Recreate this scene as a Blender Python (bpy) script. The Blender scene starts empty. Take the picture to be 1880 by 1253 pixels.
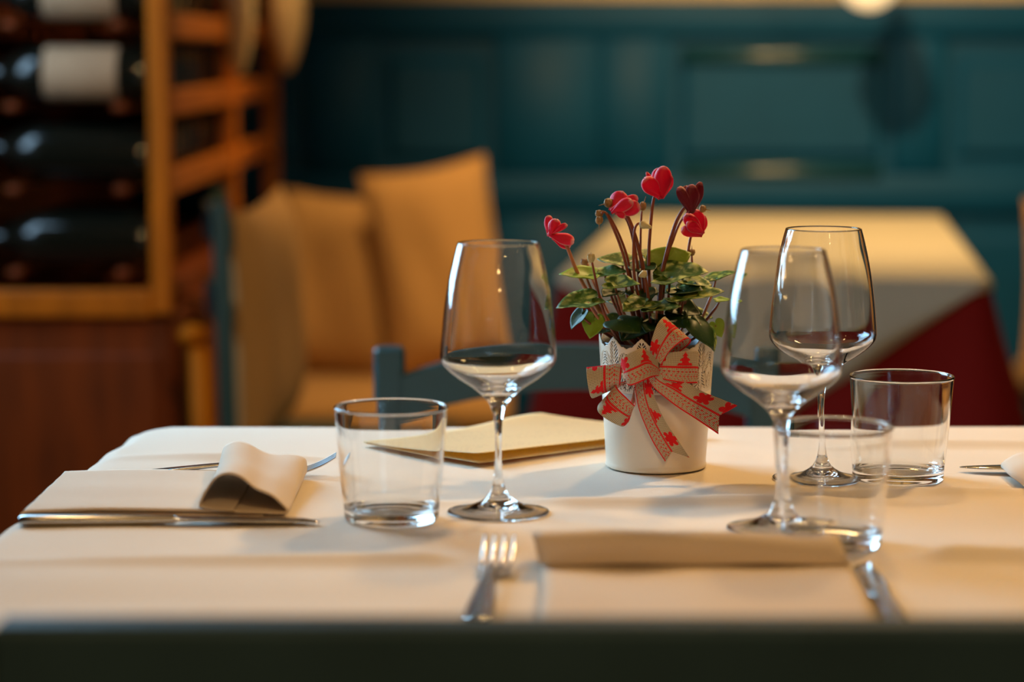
import bpy, math, random
from mathutils import Vector, Matrix

SC = bpy.context.scene
COL = SC.collection
R = math.radians

# ------------------------------------------------------------------ camera
F_PX = 85.0 / 36.0 * 1880.0
TABLE_Z = 0.75
CAM_H = 0.378
CAM = Vector((0, 0, TABLE_Z + CAM_H))
PITCH = math.atan((626.5 - 90.0) / F_PX)
cam_d = bpy.data.cameras.new('camera')
cam_d.lens = 85.0
cam_d.sensor_width = 36.0
cam_d.sensor_fit = 'HORIZONTAL'
cam_d.clip_start = 0.05
cam_d.clip_end = 60
cam_d.dof.use_dof = True
cam_d.dof.focus_distance = 2.13
cam_d.dof.aperture_fstop = 2.7
cam = bpy.data.objects.new('camera', cam_d)
COL.objects.link(cam)
cam.location = CAM
cam.rotation_euler = (math.pi / 2 - PITCH, 0, 0)
SC.camera = cam

CP, SP = math.cos(PITCH), math.sin(PITCH)


def ray(px, py):
    u = (px - 940.0) / F_PX
    v = -(py - 626.5) / F_PX
    return Vector((u, CP + v * SP, -SP + v * CP))


def atY(px, py, Y):
    d = ray(px, py)
    return CAM + d * (Y / d.y)


def atZ(px, py, z):
    d = ray(px, py)
    return CAM + d * ((z - CAM.z) / d.z)


def onT(px, py, z=TABLE_Z):
    return atZ(px, py, z)


# ------------------------------------------------------------------ world, exposure
SC.view_settings.view_transform = 'Standard'
SC.view_settings.look = 'None'
SC.view_settings.gamma = 1.0
SC.view_settings.use_curve_mapping = False
SC.view_settings.exposure = 0.0
w = bpy.data.worlds.new('room_world')
w.use_nodes = True
w.node_tree.nodes['Background'].inputs[0].default_value = (0.35, 0.42, 0.55, 1)
w.node_tree.nodes['Background'].inputs[1].default_value = 0.6
SC.world = w
cy = SC.cycles
cy.use_denoising = True
try:
    cy.denoiser = 'OPENIMAGEDENOISE'
    cy.denoising_input_passes = 'RGB_ALBEDO_NORMAL'
except Exception:
    pass
cy.max_bounces = 14
cy.transmission_bounces = 12
cy.glossy_bounces = 6
cy.diffuse_bounces = 3
cy.transparent_max_bounces = 16
cy.caustics_reflective = False
cy.caustics_refractive = True
cy.blur_glossy = 1.0
cy.sample_clamp_indirect = 40.0

# ------------------------------------------------------------------ lights
WARM = (1.0, 0.61, 0.24)
WALL_Y = 5.95
PEND_Y = 5.40


def spot(name, loc, target, power, col=WARM, size=80, blend=0.6, radius=0.04):
    l = bpy.data.lights.new(name, 'SPOT')
    l.energy = power
    l.color = col
    l.spot_size = R(size)
    l.spot_blend = blend
    l.shadow_soft_size = radius
    o = bpy.data.objects.new(name, l)
    COL.objects.link(o)
    o.location = loc
    o.rotation_euler = (Vector(target) - Vector(loc)).to_track_quat('-Z', 'Y').to_euler()
    return o


def area(name, loc, target, power, sx, sy, col, spread=180):
    l = bpy.data.lights.new(name, 'AREA')
    l.shape = 'RECTANGLE'
    l.size, l.size_y = sx, sy
    l.spread = R(spread)
    l.energy = power
    l.color = col
    o = bpy.data.objects.new(name, l)
    COL.objects.link(o)
    o.location = loc
    o.rotation_euler = (Vector(target) - Vector(loc)).to_track_quat('-Z', 'Y').to_euler()
    return o


# ceiling spots over the laid table, plus an added fill behind the viewer
spot('ceiling_spot_table_right', (1.15, 3.05, 2.55), (0.50, 2.0, 0.75), 118, size=52, blend=0.9, radius=0.07)
spot('ceiling_spot_table_back', (0.45, 3.65, 2.55), (0.25, 2.1, 0.75), 62, size=46, blend=0.8, radius=0.07)
spot('ceiling_spot_table_left', (-0.65, 2.45, 2.55), (0.35, 2.0, 0.75), 10, size=60)
spot('fill_spot_behind_viewer', (0.35, -0.6, 2.55), (0.1, 1.8, 0.6), 50, size=75, radius=0.06)  # added warm fill from the camera side, not a known lamp of the room
for dx, dy, dz in ((-0.55, -0.2, 2.3), (-0.2, 0.3, 2.45), (0.05, -0.9, 2.0), (0.55, 0.2, 2.45), (0.8, -0.5, 2.1), (-0.75, 0.7, 2.5), (1.1, 0.6, 2.5), (0.2, -1.2, 1.75)):
    dl = bpy.data.lights.new('downlight', 'POINT')
    dl.energy = 3.2
    dl.color = WARM
    dl.shadow_soft_size = 0.028
    do = bpy.data.objects.new('downlight', dl)
    COL.objects.link(do)
    do.location = (dx, dy, dz)
# two spots whose beams throw the pendant's shadows on the panelling
pb = atY(1595, 18, PEND_Y)
s1 = atY(1645, 245, WALL_Y)
s2 = atY(1462, 84, WALL_Y)
d1 = pb - s1
d2 = pb - s2
L1 = s1 + d1 * ((2.45 - s1.z) / d1.z)
L2 = s2 + d2 * ((2.0 - s2.z) / d2.z)
spot('ceiling_spot_panelling', L1, (0.95, 5.6, 0.85), 320, size=54, blend=1.0, radius=0.05)
spot('ceiling_spot_far_table', (1.02, 4.70, 2.5), (0.80, 4.95, 0.75), 68, size=95, blend=0.8, radius=0.05)
spot('wall_spot_right', L2, s2, 170, size=14, radius=0.06)
spot('ceiling_spot_cushions', (-0.26, 4.65, 2.55), (-0.36, 5.38, 0.5), 82, size=31)
spot('ceiling_spot_rack', (0.25, 5.15, 2.5), (-0.57, 4.65, 1.05), 80, size=38)
# daylight through the window in the left wall
area('window_daylight', (-1.02, 3.12, 1.45), (-0.02, 2.50, 0.95), 18.5, 0.9, 1.1, (0.40, 0.72, 1.0), spread=112)
area('window_daylight_side', (-1.22, 3.60, 1.45), (-0.8, 3.9, 1.2), 5, 0.25, 0.7, (0.46, 0.74, 1.0))
spot('ceiling_spot_rack_front', (0.15, 1.3, 2.55), (-0.72, 4.0, 0.80), 80, size=26, blend=0.7)


# ------------------------------------------------------------------ materials
def nt(m):
    m.use_nodes = True
    t = m.node_tree
    return t, t.nodes, t.links, t.nodes['Principled BSDF']


def mat(name, col, rough=0.6, metal=0.0, spec=0.5, noise=0.0, nscale=20, bump=0.0, bscale=200, stretch=(1, 1, 1), sheen=0):
    m = bpy.data.materials.new(name)
    t, N, Lk, b = nt(m)
    b.inputs['Base Color'].default_value = (*col, 1)
    b.inputs['Roughness'].default_value = rough
    b.inputs['Metallic'].default_value = metal
    b.inputs['Specular IOR Level'].default_value = spec
    if sheen:
        b.inputs['Sheen Weight'].default_value = sheen
    if noise or bump:
        tc = N.new('ShaderNodeTexCoord')
        mp = N.new('ShaderNodeMapping')
        mp.inputs['Scale'].default_value = stretch
        Lk.new(tc.outputs['Object'], mp.inputs['Vector'])
    if noise:
        n = N.new('ShaderNodeTexNoise')
        n.inputs['Scale'].default_value = nscale
        n.inputs['Detail'].default_value = 5
        Lk.new(mp.outputs[0], n.inputs['Vector'])
        rp = N.new('ShaderNodeValToRGB')
        rp.color_ramp.elements[0].position = 0.3
        rp.color_ramp.elements[1].position = 0.7
        rp.color_ramp.elements[0].color = (*[c * (1 - noise) for c in col], 1)
        rp.color_ramp.elements[1].color = (*[min(1, c * (1 + noise)) for c in col], 1)
        Lk.new(n.outputs['Fac'], rp.inputs[0])
        Lk.new(rp.outputs[0], b.inputs['Base Color'])
    if bump:
        n2 = N.new('ShaderNodeTexNoise')
        n2.inputs['Scale'].default_value = bscale
        n2.inputs['Detail'].default_value = 4
        Lk.new(mp.outputs[0], n2.inputs['Vector'])
        bp = N.new('ShaderNodeBump')
        bp.inputs['Strength'].default_value = bump
        bp.inputs['Distance'].default_value = 0.002
        Lk.new(n2.outputs['Fac'], bp.inputs['Height'])
        Lk.new(bp.outputs[0], b.inputs['Normal'])
    return m


def cloth_mat(name, col, pitch=0.0007, bump=0.25, var=0.04, sheen=0.1, trans=0.0):
    """plain-woven cloth: two crossed thread waves as fine relief"""
    m = bpy.data.materials.new(name)
    t, N, Lk, b = nt(m)
    b.inputs['Roughness'].default_value = 0.85
    b.inputs['Specular IOR Level'].default_value = 0.15
    b.inputs['Sheen Weight'].default_value = sheen
    tc = N.new('ShaderNodeTexCoord')
    waves = []
    for ax in ('X', 'Y'):
        wv = N.new('ShaderNodeTexWave')
        wv.bands_direction = ax
        wv.inputs['Scale'].default_value = 0.314 / pitch
        wv.inputs['Distortion'].default_value = 0.6
        Lk.new(tc.outputs['Object'], wv.inputs['Vector'])
        waves.append(wv)
    ad = N.new('ShaderNodeMath')
    Lk.new(waves[0].outputs['Fac'], ad.inputs[0])
    Lk.new(waves[1].outputs['Fac'], ad.inputs[1])
    bp = N.new('ShaderNodeBump')
    bp.inputs['Strength'].default_value = bump
    bp.inputs['Distance'].default_value = pitch * 0.5
    Lk.new(ad.outputs[0], bp.inputs['Height'])
    Lk.new(bp.outputs[0], b.inputs['Normal'])
    n = N.new('ShaderNodeTexNoise')
    n.inputs['Scale'].default_value = 9
    Lk.new(tc.outputs['Object'], n.inputs['Vector'])
    rp = N.new('ShaderNodeValToRGB')
    rp.color_ramp.elements[0].color = (*[c * (1 - var) for c in col], 1)
    rp.color_ramp.elements[1].color = (*[min(1, c * (1 + var)) for c in col], 1)
    Lk.new(n.outputs['Fac'], rp.inputs[0])
    Lk.new(rp.outputs[0], b.inputs['Base Color'])
    if trans:
        tr = N.new('ShaderNodeBsdfTranslucent')
        Lk.new(rp.outputs[0], tr.inputs['Color'])
        ms = N.new('ShaderNodeMixShader')
        ms.inputs[0].default_value = trans
        Lk.new(b.outputs[0], ms.inputs[1])
        Lk.new(tr.outputs[0], ms.inputs[2])
        Lk.new(ms.outputs[0], N['Material Output'].inputs['Surface'])
    return m


def glass_mat(name):
    m = bpy.data.materials.new(name)
    m.use_nodes = True
    t = m.node_tree
    t.nodes.clear()
    o = t.nodes.new('ShaderNodeOutputMaterial')
    # clear glass: Fresnel-weighted refraction and (very slightly satin) reflection
    g = t.nodes.new('ShaderNodeBsdfRefraction')
    g.inputs['Roughness'].default_value = 0.0
    g.inputs['IOR'].default_value = 1.5
    g.inputs['Color'].default_value = (0.99, 0.993, 0.99, 1)
    gl = t.nodes.new('ShaderNodeBsdfGlossy')
    gl.inputs['Roughness'].default_value = 0.035
    gl.inputs['Color'].default_value = (1, 1, 1, 1)
    fr = t.nodes.new('ShaderNodeFresnel')
    fr.inputs['IOR'].default_value = 1.5
    mx = t.nodes.new('ShaderNodeMixShader')
    t.links.new(fr.outputs[0], mx.inputs[0])
    t.links.new(g.outputs[0], mx.inputs[1])
    t.links.new(gl.outputs[0], mx.inputs[2])
    t.links.new(mx.outputs[0], o.inputs['Surface'])
    return m


def ribbon_mat(name):
    m = bpy.data.materials.new(name)
    t, N, Lk, b = nt(m)
    b.inputs['Roughness'].default_value = 0.85
    b.inputs['Specular IOR Level'].default_value = 0.2
    uv = N.new('ShaderNodeUVMap')
    uv.uv_map = 'UVMap'
    waves = []
    for ax in ('X', 'Y'):
        wv = N.new('ShaderNodeTexWave')
        wv.bands_direction = ax
        wv.inputs['Scale'].default_value = 0.314 / 0.00125
        wv.inputs['Distortion'].default_value = 1.0
        wv.inputs['Detail Scale'].default_value = 0.4
        Lk.new(uv.outputs[0], wv.inputs['Vector'])
        waves.append(wv)
    mx = N.new('ShaderNodeMath')
    mx.operation = 'MAXIMUM'
    Lk.new(waves[0].outputs['Fac'], mx.inputs[0])
    Lk.new(waves[1].outputs['Fac'], mx.inputs[1])
    rp = N.new('ShaderNodeValToRGB')
    rp.color_ramp.elements[0].position = 0.42
    rp.color_ramp.elements[0].color = (0.13, 0.085, 0.045, 1)
    rp.color_ramp.elements[1].position = 0.8
    rp.color_ramp.elements[1].color = (0.68, 0.55, 0.37, 1)
    Lk.new(mx.outputs[0], rp.inputs[0])
    at = N.new('ShaderNodeAttribute')
    at.attribute_name = 'print'
    st = N.new('ShaderNodeMath')
    st.operation = 'GREATER_THAN'
    st.inputs[1].default_value = 0.5
    Lk.new(at.outputs['Fac'], st.inputs[0])
    rr = N.new('ShaderNodeValToRGB')
    rr.color_ramp.elements[0].position = 0.3
    rr.color_ramp.elements[0].color = (0.55, 0.008, 0.012, 1)
    rr.color_ramp.elements[1].position = 0.7
    rr.color_ramp.elements[1].color = (0.85, 0.016, 0.02, 1)
    Lk.new(mx.outputs[0], rr.inputs[0])
    mix = N.new('ShaderNodeMix')
    mix.data_type = 'RGBA'
    Lk.new(st.outputs[0], mix.inputs['Factor'])
    Lk.new(rp.outputs[0], mix.inputs['A'])
    Lk.new(rr.outputs[0], mix.inputs['B'])
    Lk.new(mix.outputs['Result'], b.inputs['Base Color'])
    bp = N.new('ShaderNodeBump')
    bp.inputs['Strength'].default_value = 0.5
    bp.inputs['Distance'].default_value = 0.0005
    Lk.new(mx.outputs[0], bp.inputs['Height'])
    Lk.new(bp.outputs[0], b.inputs['Normal'])
    return m


def leaf_mat(name, dark, pale, amount, invert=False):
    m = bpy.data.materials.new(name)
    t, N, Lk, b = nt(m)
    b.inputs['Roughness'].default_value = 0.45
    b.inputs['Specular IOR Level'].default_value = 0.5
    uv = N.new('ShaderNodeUVMap')
    uv.uv_map = 'UVMap'
    sep = N.new('ShaderNodeSeparateXYZ')
    Lk.new(uv.outputs[0], sep.inputs[0])
    n = N.new('ShaderNodeTexVoronoi')
    n.feature = 'DISTANCE_TO_EDGE'
    n.inputs['Scale'].default_value = 2.6
    n.inputs['Randomness'].default_value = 1.0
    Lk.new(uv.outputs[0], n.inputs['Vector'])
    n2 = N.new('ShaderNodeTexNoise')
    n2.inputs['Scale'].default_value = 5
    n2.inputs['Detail'].default_value = 3
    Lk.new(uv.outputs[0], n2.inputs['Vector'])
    ad = N.new('ShaderNodeMath')
    ad.operation = 'MULTIPLY_ADD'
    Lk.new(n.outputs['Distance'], ad.inputs[0])
    ad.inputs[1].default_value = 1.5 if invert else -2.2
    Lk.new(n2.outputs['Fac'], ad.inputs[2])
    rp = N.new('ShaderNodeValToRGB')
    rp.color_ramp.elements[0].position = 0.42 - amount * 0.4
    rp.color_ramp.elements[0].color = (*dark, 1)
    rp.color_ramp.elements[1].position = (0.80 if invert else 0.62) - amount * 0.4
    rp.color_ramp.elements[1].color = (*pale, 1)
    Lk.new(ad.outputs[0], rp.inputs[0])
    Lk.new(rp.outputs[0], b.inputs['Base Color'])
    tr = N.new('ShaderNodeBsdfTranslucent')
    tr.inputs['Color'].default_value = (0.34, 0.46, 0.04, 1)
    ms = N.new('ShaderNodeMixShader')
    ms.inputs[0].default_value = 0.22
    Lk.new(b.outputs[0], ms.inputs[1])
    Lk.new(tr.outputs[0], ms.inputs[2])
    out = N['Material Output']
    Lk.new(ms.outputs[0], out.inputs['Surface'])
    return m


def petal_mat(name, col, edge, trans):
    m = bpy.data.materials.new(name)
    t, N, Lk, b = nt(m)
    b.inputs['Roughness'].default_value = 0.5
    b.inputs['Specular IOR Level'].default_value = 0.3
    uv = N.new('ShaderNodeUVMap')
    uv.uv_map = 'UVMap'
    sep = N.new('ShaderNodeSeparateXYZ')
    Lk.new(uv.outputs[0], sep.inputs[0])
    ab = N.new('ShaderNodeMath')
    ab.operation = 'ABSOLUTE'
    Lk.new(sep.outputs['Y'], ab.inputs[0])
    mxx = N.new('ShaderNodeMath')
    mxx.operation = 'MAXIMUM'
    Lk.new(ab.outputs[0], mxx.inputs[0])
    Lk.new(sep.outputs['X'], mxx.inputs[1])
    rp = N.new('ShaderNodeValToRGB')
    rp.color_ramp.elements[0].position = 0.88
    rp.color_ramp.elements[0].color = (*col, 1)
    rp.color_ramp.elements[1].position = 1.0
    rp.color_ramp.elements[1].color = (*edge, 1)
    Lk.new(mxx.outputs[0], rp.inputs[0])
    Lk.new(rp.outputs[0], b.inputs['Base Color'])
    tr = N.new('ShaderNodeBsdfTranslucent')
    Lk.new(rp.outputs[0], tr.inputs['Color'])
    ms = N.new('ShaderNodeMixShader')
    ms.inputs[0].default_value = trans
    Lk.new(b.outputs[0], ms.inputs[1])
    Lk.new(tr.outputs[0], ms.inputs[2])
    Lk.new(ms.outputs[0], N['Material Output'].inputs['Surface'])
    return m


def emit_mat(name, col, strength):
    m = bpy.data.materials.new(name)
    t, N, Lk, b = nt(m)
    b.inputs['Base Color'].default_value = (0.8, 0.75, 0.65, 1)
    b.inputs['Emission Color'].default_value = (*col, 1)
    b.inputs['Emission Strength'].default_value = strength
    b.inputs['Roughness'].default_value = 0.3
    return m


def paper_mat(name):
    m = bpy.data.materials.new(name)
    t, N, Lk, b = nt(m)
    b.inputs['Roughness'].default_value = 0.7
    uv = N.new('ShaderNodeUVMap')
    uv.uv_map = 'UVMap'
    sep = N.new('ShaderNodeSeparateXYZ')
    Lk.new(uv.outputs[0], sep.inputs[0])
    # rows of small print: row bands x broken-up letters
    wv = N.new('ShaderNodeMath')
    wv.operation = 'MULTIPLY'
    Lk.new(sep.outputs['Y'], wv.inputs[0])
    wv.inputs[1].default_value = 22
    fr = N.new('ShaderNodeMath')
    fr.operation = 'FRACT'
    Lk.new(wv.outputs[0], fr.inputs[0])
    lt = N.new('ShaderNodeMath')
    lt.operation = 'LESS_THAN'
    Lk.new(fr.outputs[0], lt.inputs[0])
    lt.inputs[1].default_value = 0.22
    mp = N.new('ShaderNodeMapping')
    mp.inputs['Scale'].default_value = (70, 22, 1)
    Lk.new(uv.outputs[0], mp.inputs['Vector'])
    n = N.new('ShaderNodeTexNoise')
    n.inputs['Scale'].default_value = 1.0
    Lk.new(mp.outputs[0], n.inputs['Vector'])
    g = N.new('ShaderNodeMath')
    g.operation = 'GREATER_THAN'
    Lk.new(n.outputs['Fac'], g.inputs[0])
    g.inputs[1].default_value = 0.52
    # only in a text block
    blk = N.new('ShaderNodeTexNoise')
    blk.inputs['Scale'].default_value = 3.5
    Lk.new(uv.outputs[0], blk.inputs['Vector'])
    g2 = N.new('ShaderNodeMath')
    g2.operation = 'GREATER_THAN'
    Lk.new(blk.outputs['Fac'], g2.inputs[0])
    g2.inputs[1].default_value = 0.5
    m1 = N.new('ShaderNodeMath')
    m1.operation = 'MULTIPLY'
    Lk.new(lt.outputs[0], m1.inputs[0])
    Lk.new(g.outputs[0], m1.inputs[1])
    m2 = N.new('ShaderNodeMath')
    m2.operation = 'MULTIPLY'
    Lk.new(m1.outputs[0], m2.inputs[0])
    Lk.new(g2.outputs[0], m2.inputs[1])
    m3 = N.new('ShaderNodeMath')
    m3.operation = 'MULTIPLY'
    Lk.new(m2.outputs[0], m3.inputs[0])
    m3.inputs[1].default_value = 0.5
    mix = N.new('ShaderNodeMix')
    mix.data_type = 'RGBA'
    Lk.new(m3.outputs[0], mix.inputs['Factor'])
    mix.inputs['A'].default_value = (0.97, 0.86, 0.54, 1)
    mix.inputs['B'].default_value = (0.25, 0.2, 0.12, 1)
    Lk.new(mix.outputs['Result'], b.inputs['Base Color'])
    tr = N.new('ShaderNodeBsdfTranslucent')
    tr.inputs['Color'].default_value = (0.95, 0.66, 0.16, 1)
    ms = N.new('ShaderNodeMixShader')
    ms.inputs[0].default_value = 0.42
    Lk.new(b.outputs[0], ms.inputs[1])
    Lk.new(tr.outputs[0], ms.inputs[2])
    Lk.new(ms.outputs[0], N['Material Output'].inputs['Surface'])
    return m


M = dict(
    glass=glass_mat('clear_glass'),
    cloth=cloth_mat('ivory_tablecloth', (0.80, 0.70, 0.585)),
    napkin=cloth_mat('ivory_napkin', (0.84, 0.70, 0.56), bump=0.35, trans=0.12),
    farcloth=cloth_mat('cream_overcloth', (0.74, 0.69, 0.54), pitch=0.002),
    red=cloth_mat('red_undercloth', (0.30, 0.012, 0.008), pitch=0.002),
    burlap=cloth_mat('burlap', (0.56, 0.33, 0.13), pitch=0.0025, bump=0.5, var=0.12),
    steel=mat('polished_steel', (0.62, 0.61, 0.60), 0.16, 1.0),
    teal=mat('teal_paint', (0.022, 0.072, 0.082), 0.38, 0, 0.5, noise=0.10, nscale=9, bump=0.08, bscale=60),
    tealwall=mat('teal_wall_paint', (0.001, 0.066, 0.185), 0.55, 0, 0.2, noise=0.10, nscale=4, bump=0.06, bscale=40),
    tealdark=mat('dark_teal_paint', (0.036, 0.076, 0.110), 0.5, 0, 0.15, noise=0.12, nscale=9),
    wood=mat('orange_wood', (0.50, 0.145, 0.003), 0.45, 0, 0.4, noise=0.25, nscale=6, stretch=(6, 6, 1)),
    wood2=mat('honey_wood', (0.45, 0.14, 0.002), 0.6, 0, 0.12, noise=0.2, nscale=6, stretch=(6, 6, 1)),
    darkwood=mat('dark_brown_wood', (0.17, 0.032, 0.001), 0.55, 0, 0.4, noise=0.3, nscale=5, stretch=(6, 6, 1)),
    bottle=mat('dark_bottle_glass', (0.006, 0.008, 0.006), 0.08, 0, 0.6),
    label=mat('paper_label', (0.42, 0.31, 0.20), 0.8, noise=0.08, nscale=30),
    foil=mat('red_foil', (0.12, 0.01, 0.01), 0.3, 0.5),
    plaster=mat('cream_plaster', (0.62, 0.52, 0.34), 0.85, noise=0.05, nscale=8, bump=0.1, bscale=80),
    ceiling=mat('ceiling_paint', (0.45, 0.38, 0.30), 0.9, noise=0.04),
    sidewall=mat('brown_wall', (0.10, 0.07, 0.05), 0.85, noise=0.1, nscale=5),
    floor=mat('floor_boards', (0.07, 0.035, 0.016), 0.5, noise=0.3, nscale=4, stretch=(8, 1, 1)),
    pot=mat('white_enamel', (0.86, 0.76, 0.62), 0.32, 0, 0.5, noise=0.02),
    liner=mat('grey_plastic_liner', (0.10, 0.11, 0.12), 0.35),
    soil=mat('potting_soil', (0.012, 0.009, 0.006), 0.95, noise=0.5, nscale=120, bump=0.8, bscale=150),
    ribbon=ribbon_mat('printed_burlap_ribbon'),
    paper=paper_mat('cream_menu_paper'),
    leaf=leaf_mat('cyclamen_leaf', (0.035, 0.11, 0.010), (0.42, 0.52, 0.09), -0.35, True),
    leafpale=leaf_mat('cyclamen_leaf_marbled', (0.06, 0.14, 0.014), (0.62, 0.66, 0.20), -0.45, True),
    leafdark=leaf_mat('cyclamen_leaf_dark', (0.015, 0.055, 0.008), (0.12, 0.20, 0.03), -0.15),
    leaflight=leaf_mat('cyclamen_leaf_underside', (0.26, 0.40, 0.03), (0.40, 0.50, 0.07), -0.1),
    stem=mat('cyclamen_stem', (0.24, 0.058, 0.024), 0.45, noise=0.25, nscale=60),
    stempink=mat('cyclamen_stem_pale', (0.50, 0.19, 0.10), 0.45, noise=0.2, nscale=60),
    petal=petal_mat('cyclamen_petal_red', (0.86, 0.008, 0.065), (0.98, 0.42, 0.46), 0.38),
    petalpink=petal_mat('cyclamen_petal_pink', (0.88, 0.025, 0.10), (0.98, 0.55, 0.55), 0.38),
    petalshade=petal_mat('cyclamen_petal_shaded', (0.16, 0.004, 0.018), (0.55, 0.18, 0.22), 0.12),  # darker copy of the red petal, shade painted into its colour
    bud=mat('cream_bud', (0.66, 0.55, 0.30), 0.6, noise=0.15, nscale=150),
    seed=mat('brown_seed_head', (0.34, 0.19, 0.07), 0.6, noise=0.35, nscale=250),
    bulb=emit_mat('glowing_globe', (1.0, 0.72, 0.38), 0.9),
    black=mat('black_metal', (0.02, 0.02, 0.02), 0.4),
    hang=mat('cream_hanging_cloth', (0.62, 0.47, 0.27), 0.85, noise=0.1, nscale=12),
)


# ------------------------------------------------------------------ mesh builder
class MB:
    def __init__(s):
        s.v, s.f, s.uv, s.attr = [], [], None, None

    def add(s, vs, fs):
        o = len(s.v)
        s.v += [Vector(p) for p in vs]
        s.f += [tuple(i + o for i in f) for f in fs]
        return s

    def box(s, x0, x1, y0, y1, z0, z1, c=0.003):
        c = min(c, (x1 - x0) * .3, (y1 - y0) * .3, (z1 - z0) * .3)
        X, Y, Z = (x0, x1), (y0, y1), (z0, z1)
        vs, idx = [], {}
        for i in (0, 1):
            for j in (0, 1):
                for k in (0, 1):
                    sx, sy, sz = 1 - 2 * i, 1 - 2 * j, 1 - 2 * k
                    b = (X[i], Y[j], Z[k])
                    for a in range(3):
                        p = [b[0] + sx * c, b[1] + sy * c, b[2] + sz * c]
                        p[a] = b[a]
                        idx[(i, j, k, a)] = len(vs)
                        vs.append(p)
        fs = []
        for a in range(3):
            o1, o2 = (a + 1) % 3, (a + 2) % 3
            for e in (0, 1):
                q = []
                for (p1, p2) in ((0, 0), (1, 0), (1, 1), (0, 1)):
                    c3 = [0, 0, 0]
                    c3[a], c3[o1], c3[o2] = e, p1, p2
                    q.append(idx[(*c3, a)])
                fs.append(tuple(q if e else q[::-1]))
        for a in range(3):
            o1, o2 = (a + 1) % 3, (a + 2) % 3
            for p1 in (0, 1):
                for p2 in (0, 1):
                    lo, hi = [0, 0, 0], [0, 0, 0]
                    lo[o1], lo[o2] = p1, p2
                    hi[o1], hi[o2] = p1, p2
                    hi[a] = 1
                    q = [idx[(*lo, o1)], idx[(*hi, o1)], idx[(*hi, o2)], idx[(*lo, o2)]]
                    fs.append(tuple(q if (p1 == p2) == False else q[::-1]))
        for i in (0, 1):
            for j in (0, 1):
                for k in (0, 1):
                    q = [idx[(i, j, k, a)] for a in range(3)]
                    fs.append(tuple(q if (i + j + k) % 2 else q[::-1]))
        return s.add(vs, fs)

    def obox(s, p0, p1, wx, wz, c=0.003, up=(0, 0, 1)):
        """a bar from p0 to p1, width wx, thickness wz along up"""
        p0, p1 = Vector(p0), Vector(p1)
        d = p1 - p0
        L = d.length
        y = d.normalized()
        u = Vector(up)
        x = y.cross(u).normalized()
        z = x.cross(y)
        t = MB().box(-wx / 2, wx / 2, 0, L, -wz / 2, wz / 2, c)
        return s.add([p0 + x * v.x + y * v.y + z * v.z for v in t.v], t.f)

    def grid(s, P, closeu=False):
        """P[i][j] -> quads"""
        n, m = len(P), len(P[0])
        vs = [p for r_ in P for p in r_]
        fs = []
        for i in range(n - 1):
            for j in range(m - 1 if not closeu else m):
                j2 = (j + 1) % m
                fs.append((i * m + j, i * m + j2, (i + 1) * m + j2, (i + 1) * m + j))
        return s.add(vs, fs)

    def lathe(s, prof, seg=64, c=(0, 0, 0)):
        c = Vector(c)
        P = []
        for (r, z) in prof:
            P.append([c + Vector((r * math.cos(2 * math.pi * k / seg), r * math.sin(2 * math.pi * k / seg), z)) for k in range(seg)])
        o = len(s.v)
        s.grid(P, True)
        return s

    def tube(s, pts, rad, seg=10, cap=True):
        pts = [Vector(p) for p in pts]
        n = len(pts)
        if not isinstance(rad, (list, tuple)):
            rad = [rad] * n
        tang = []
        for i in range(n):
            a, b = pts[max(0, i - 1)], pts[min(n - 1, i + 1)]
            tang.append((b - a).normalized())
        nr = tang[0].orthogonal().normalized()
        P = []
        for i in range(n):
            nr = (nr - tang[i] * nr.dot(tang[i])).normalized()
            bi = tang[i].cross(nr)
            P.append([pts[i] + (nr * math.cos(2 * math.pi * k / seg) + bi * math.sin(2 * math.pi * k / seg)) * rad[i] for k in range(seg)])
        o = len(s.v)
        s.grid(P, True)
        if cap:
            s.f.append(tuple(range(o + seg - 1, o - 1, -1)))
            s.f.append(tuple(o + (n - 1) * seg + k for k in range(seg)))
        return s

    def ball(s, c, rx, ry=None, rz=None, n=10, m=16):
        ry = ry or rx
        rz = rz or rx
        c = Vector(c)
        P = []
        for i in range(n + 1):
            a = math.pi * (i + 0.02) / (n + 0.04) - math.pi / 2
            P.append([c + Vector((rx * math.cos(a) * math.cos(2 * math.pi * k / m), ry * math.cos(a) * math.sin(2 * math.pi * k / m), rz * math.sin(a))) for k in range(m)])
        return s.grid(P, True)

    def shift(s, d):
        d = Vector(d)
        s.v = [p + d for p in s.v]
        return s

    def build(s, name, m, parent=None, smooth=True, origin=None, solid=0, subsurf=0, sharp=None):
        me = bpy.data.meshes.new(name)
        vs = s.v
        if origin is not None:
            og = Vector(origin)
            vs = [p - og for p in vs]
        me.from_pydata([tuple(p) for p in vs], [], s.f)
        if s.uv is not None:
            ul = me.uv_layers.new(name='UVMap')
            for lp in me.loops:
                ul.data[lp.index].uv = s.uv[lp.vertex_index]
        if s.attr is not None:
            a = me.attributes.new('print', 'FLOAT', 'POINT')
            a.data.foreach_set('value', s.attr)
        if smooth:
            me.polygons.foreach_set('use_smooth', [True] * len(me.polygons))
            if sharp:
                try:
                    me.set_sharp_from_angle(angle=R(sharp))
                except Exception:
                    pass
        me.materials.append(m)
        me.update()
        o = bpy.data.objects.new(name, me)
        COL.objects.link(o)
        if origin is not None and parent is None:
            o.location = origin
        if parent is not None:
            o.parent = parent
        if solid:
            md = o.modifiers.new('thickness', 'SOLIDIFY')
            md.thickness = abs(solid)
            md.offset = -1 if solid < 0 else (0 if solid < 1 else 1)
        if subsurf:
            md = o.modifiers.new('smooth', 'SUBSURF')
            md.levels = md.render_levels = subsurf
        return o


def tag(o, label, cat, group=None):
    o['label'] = label
    o['category'] = cat
    if group:
        o['group'] = group
    return o


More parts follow.
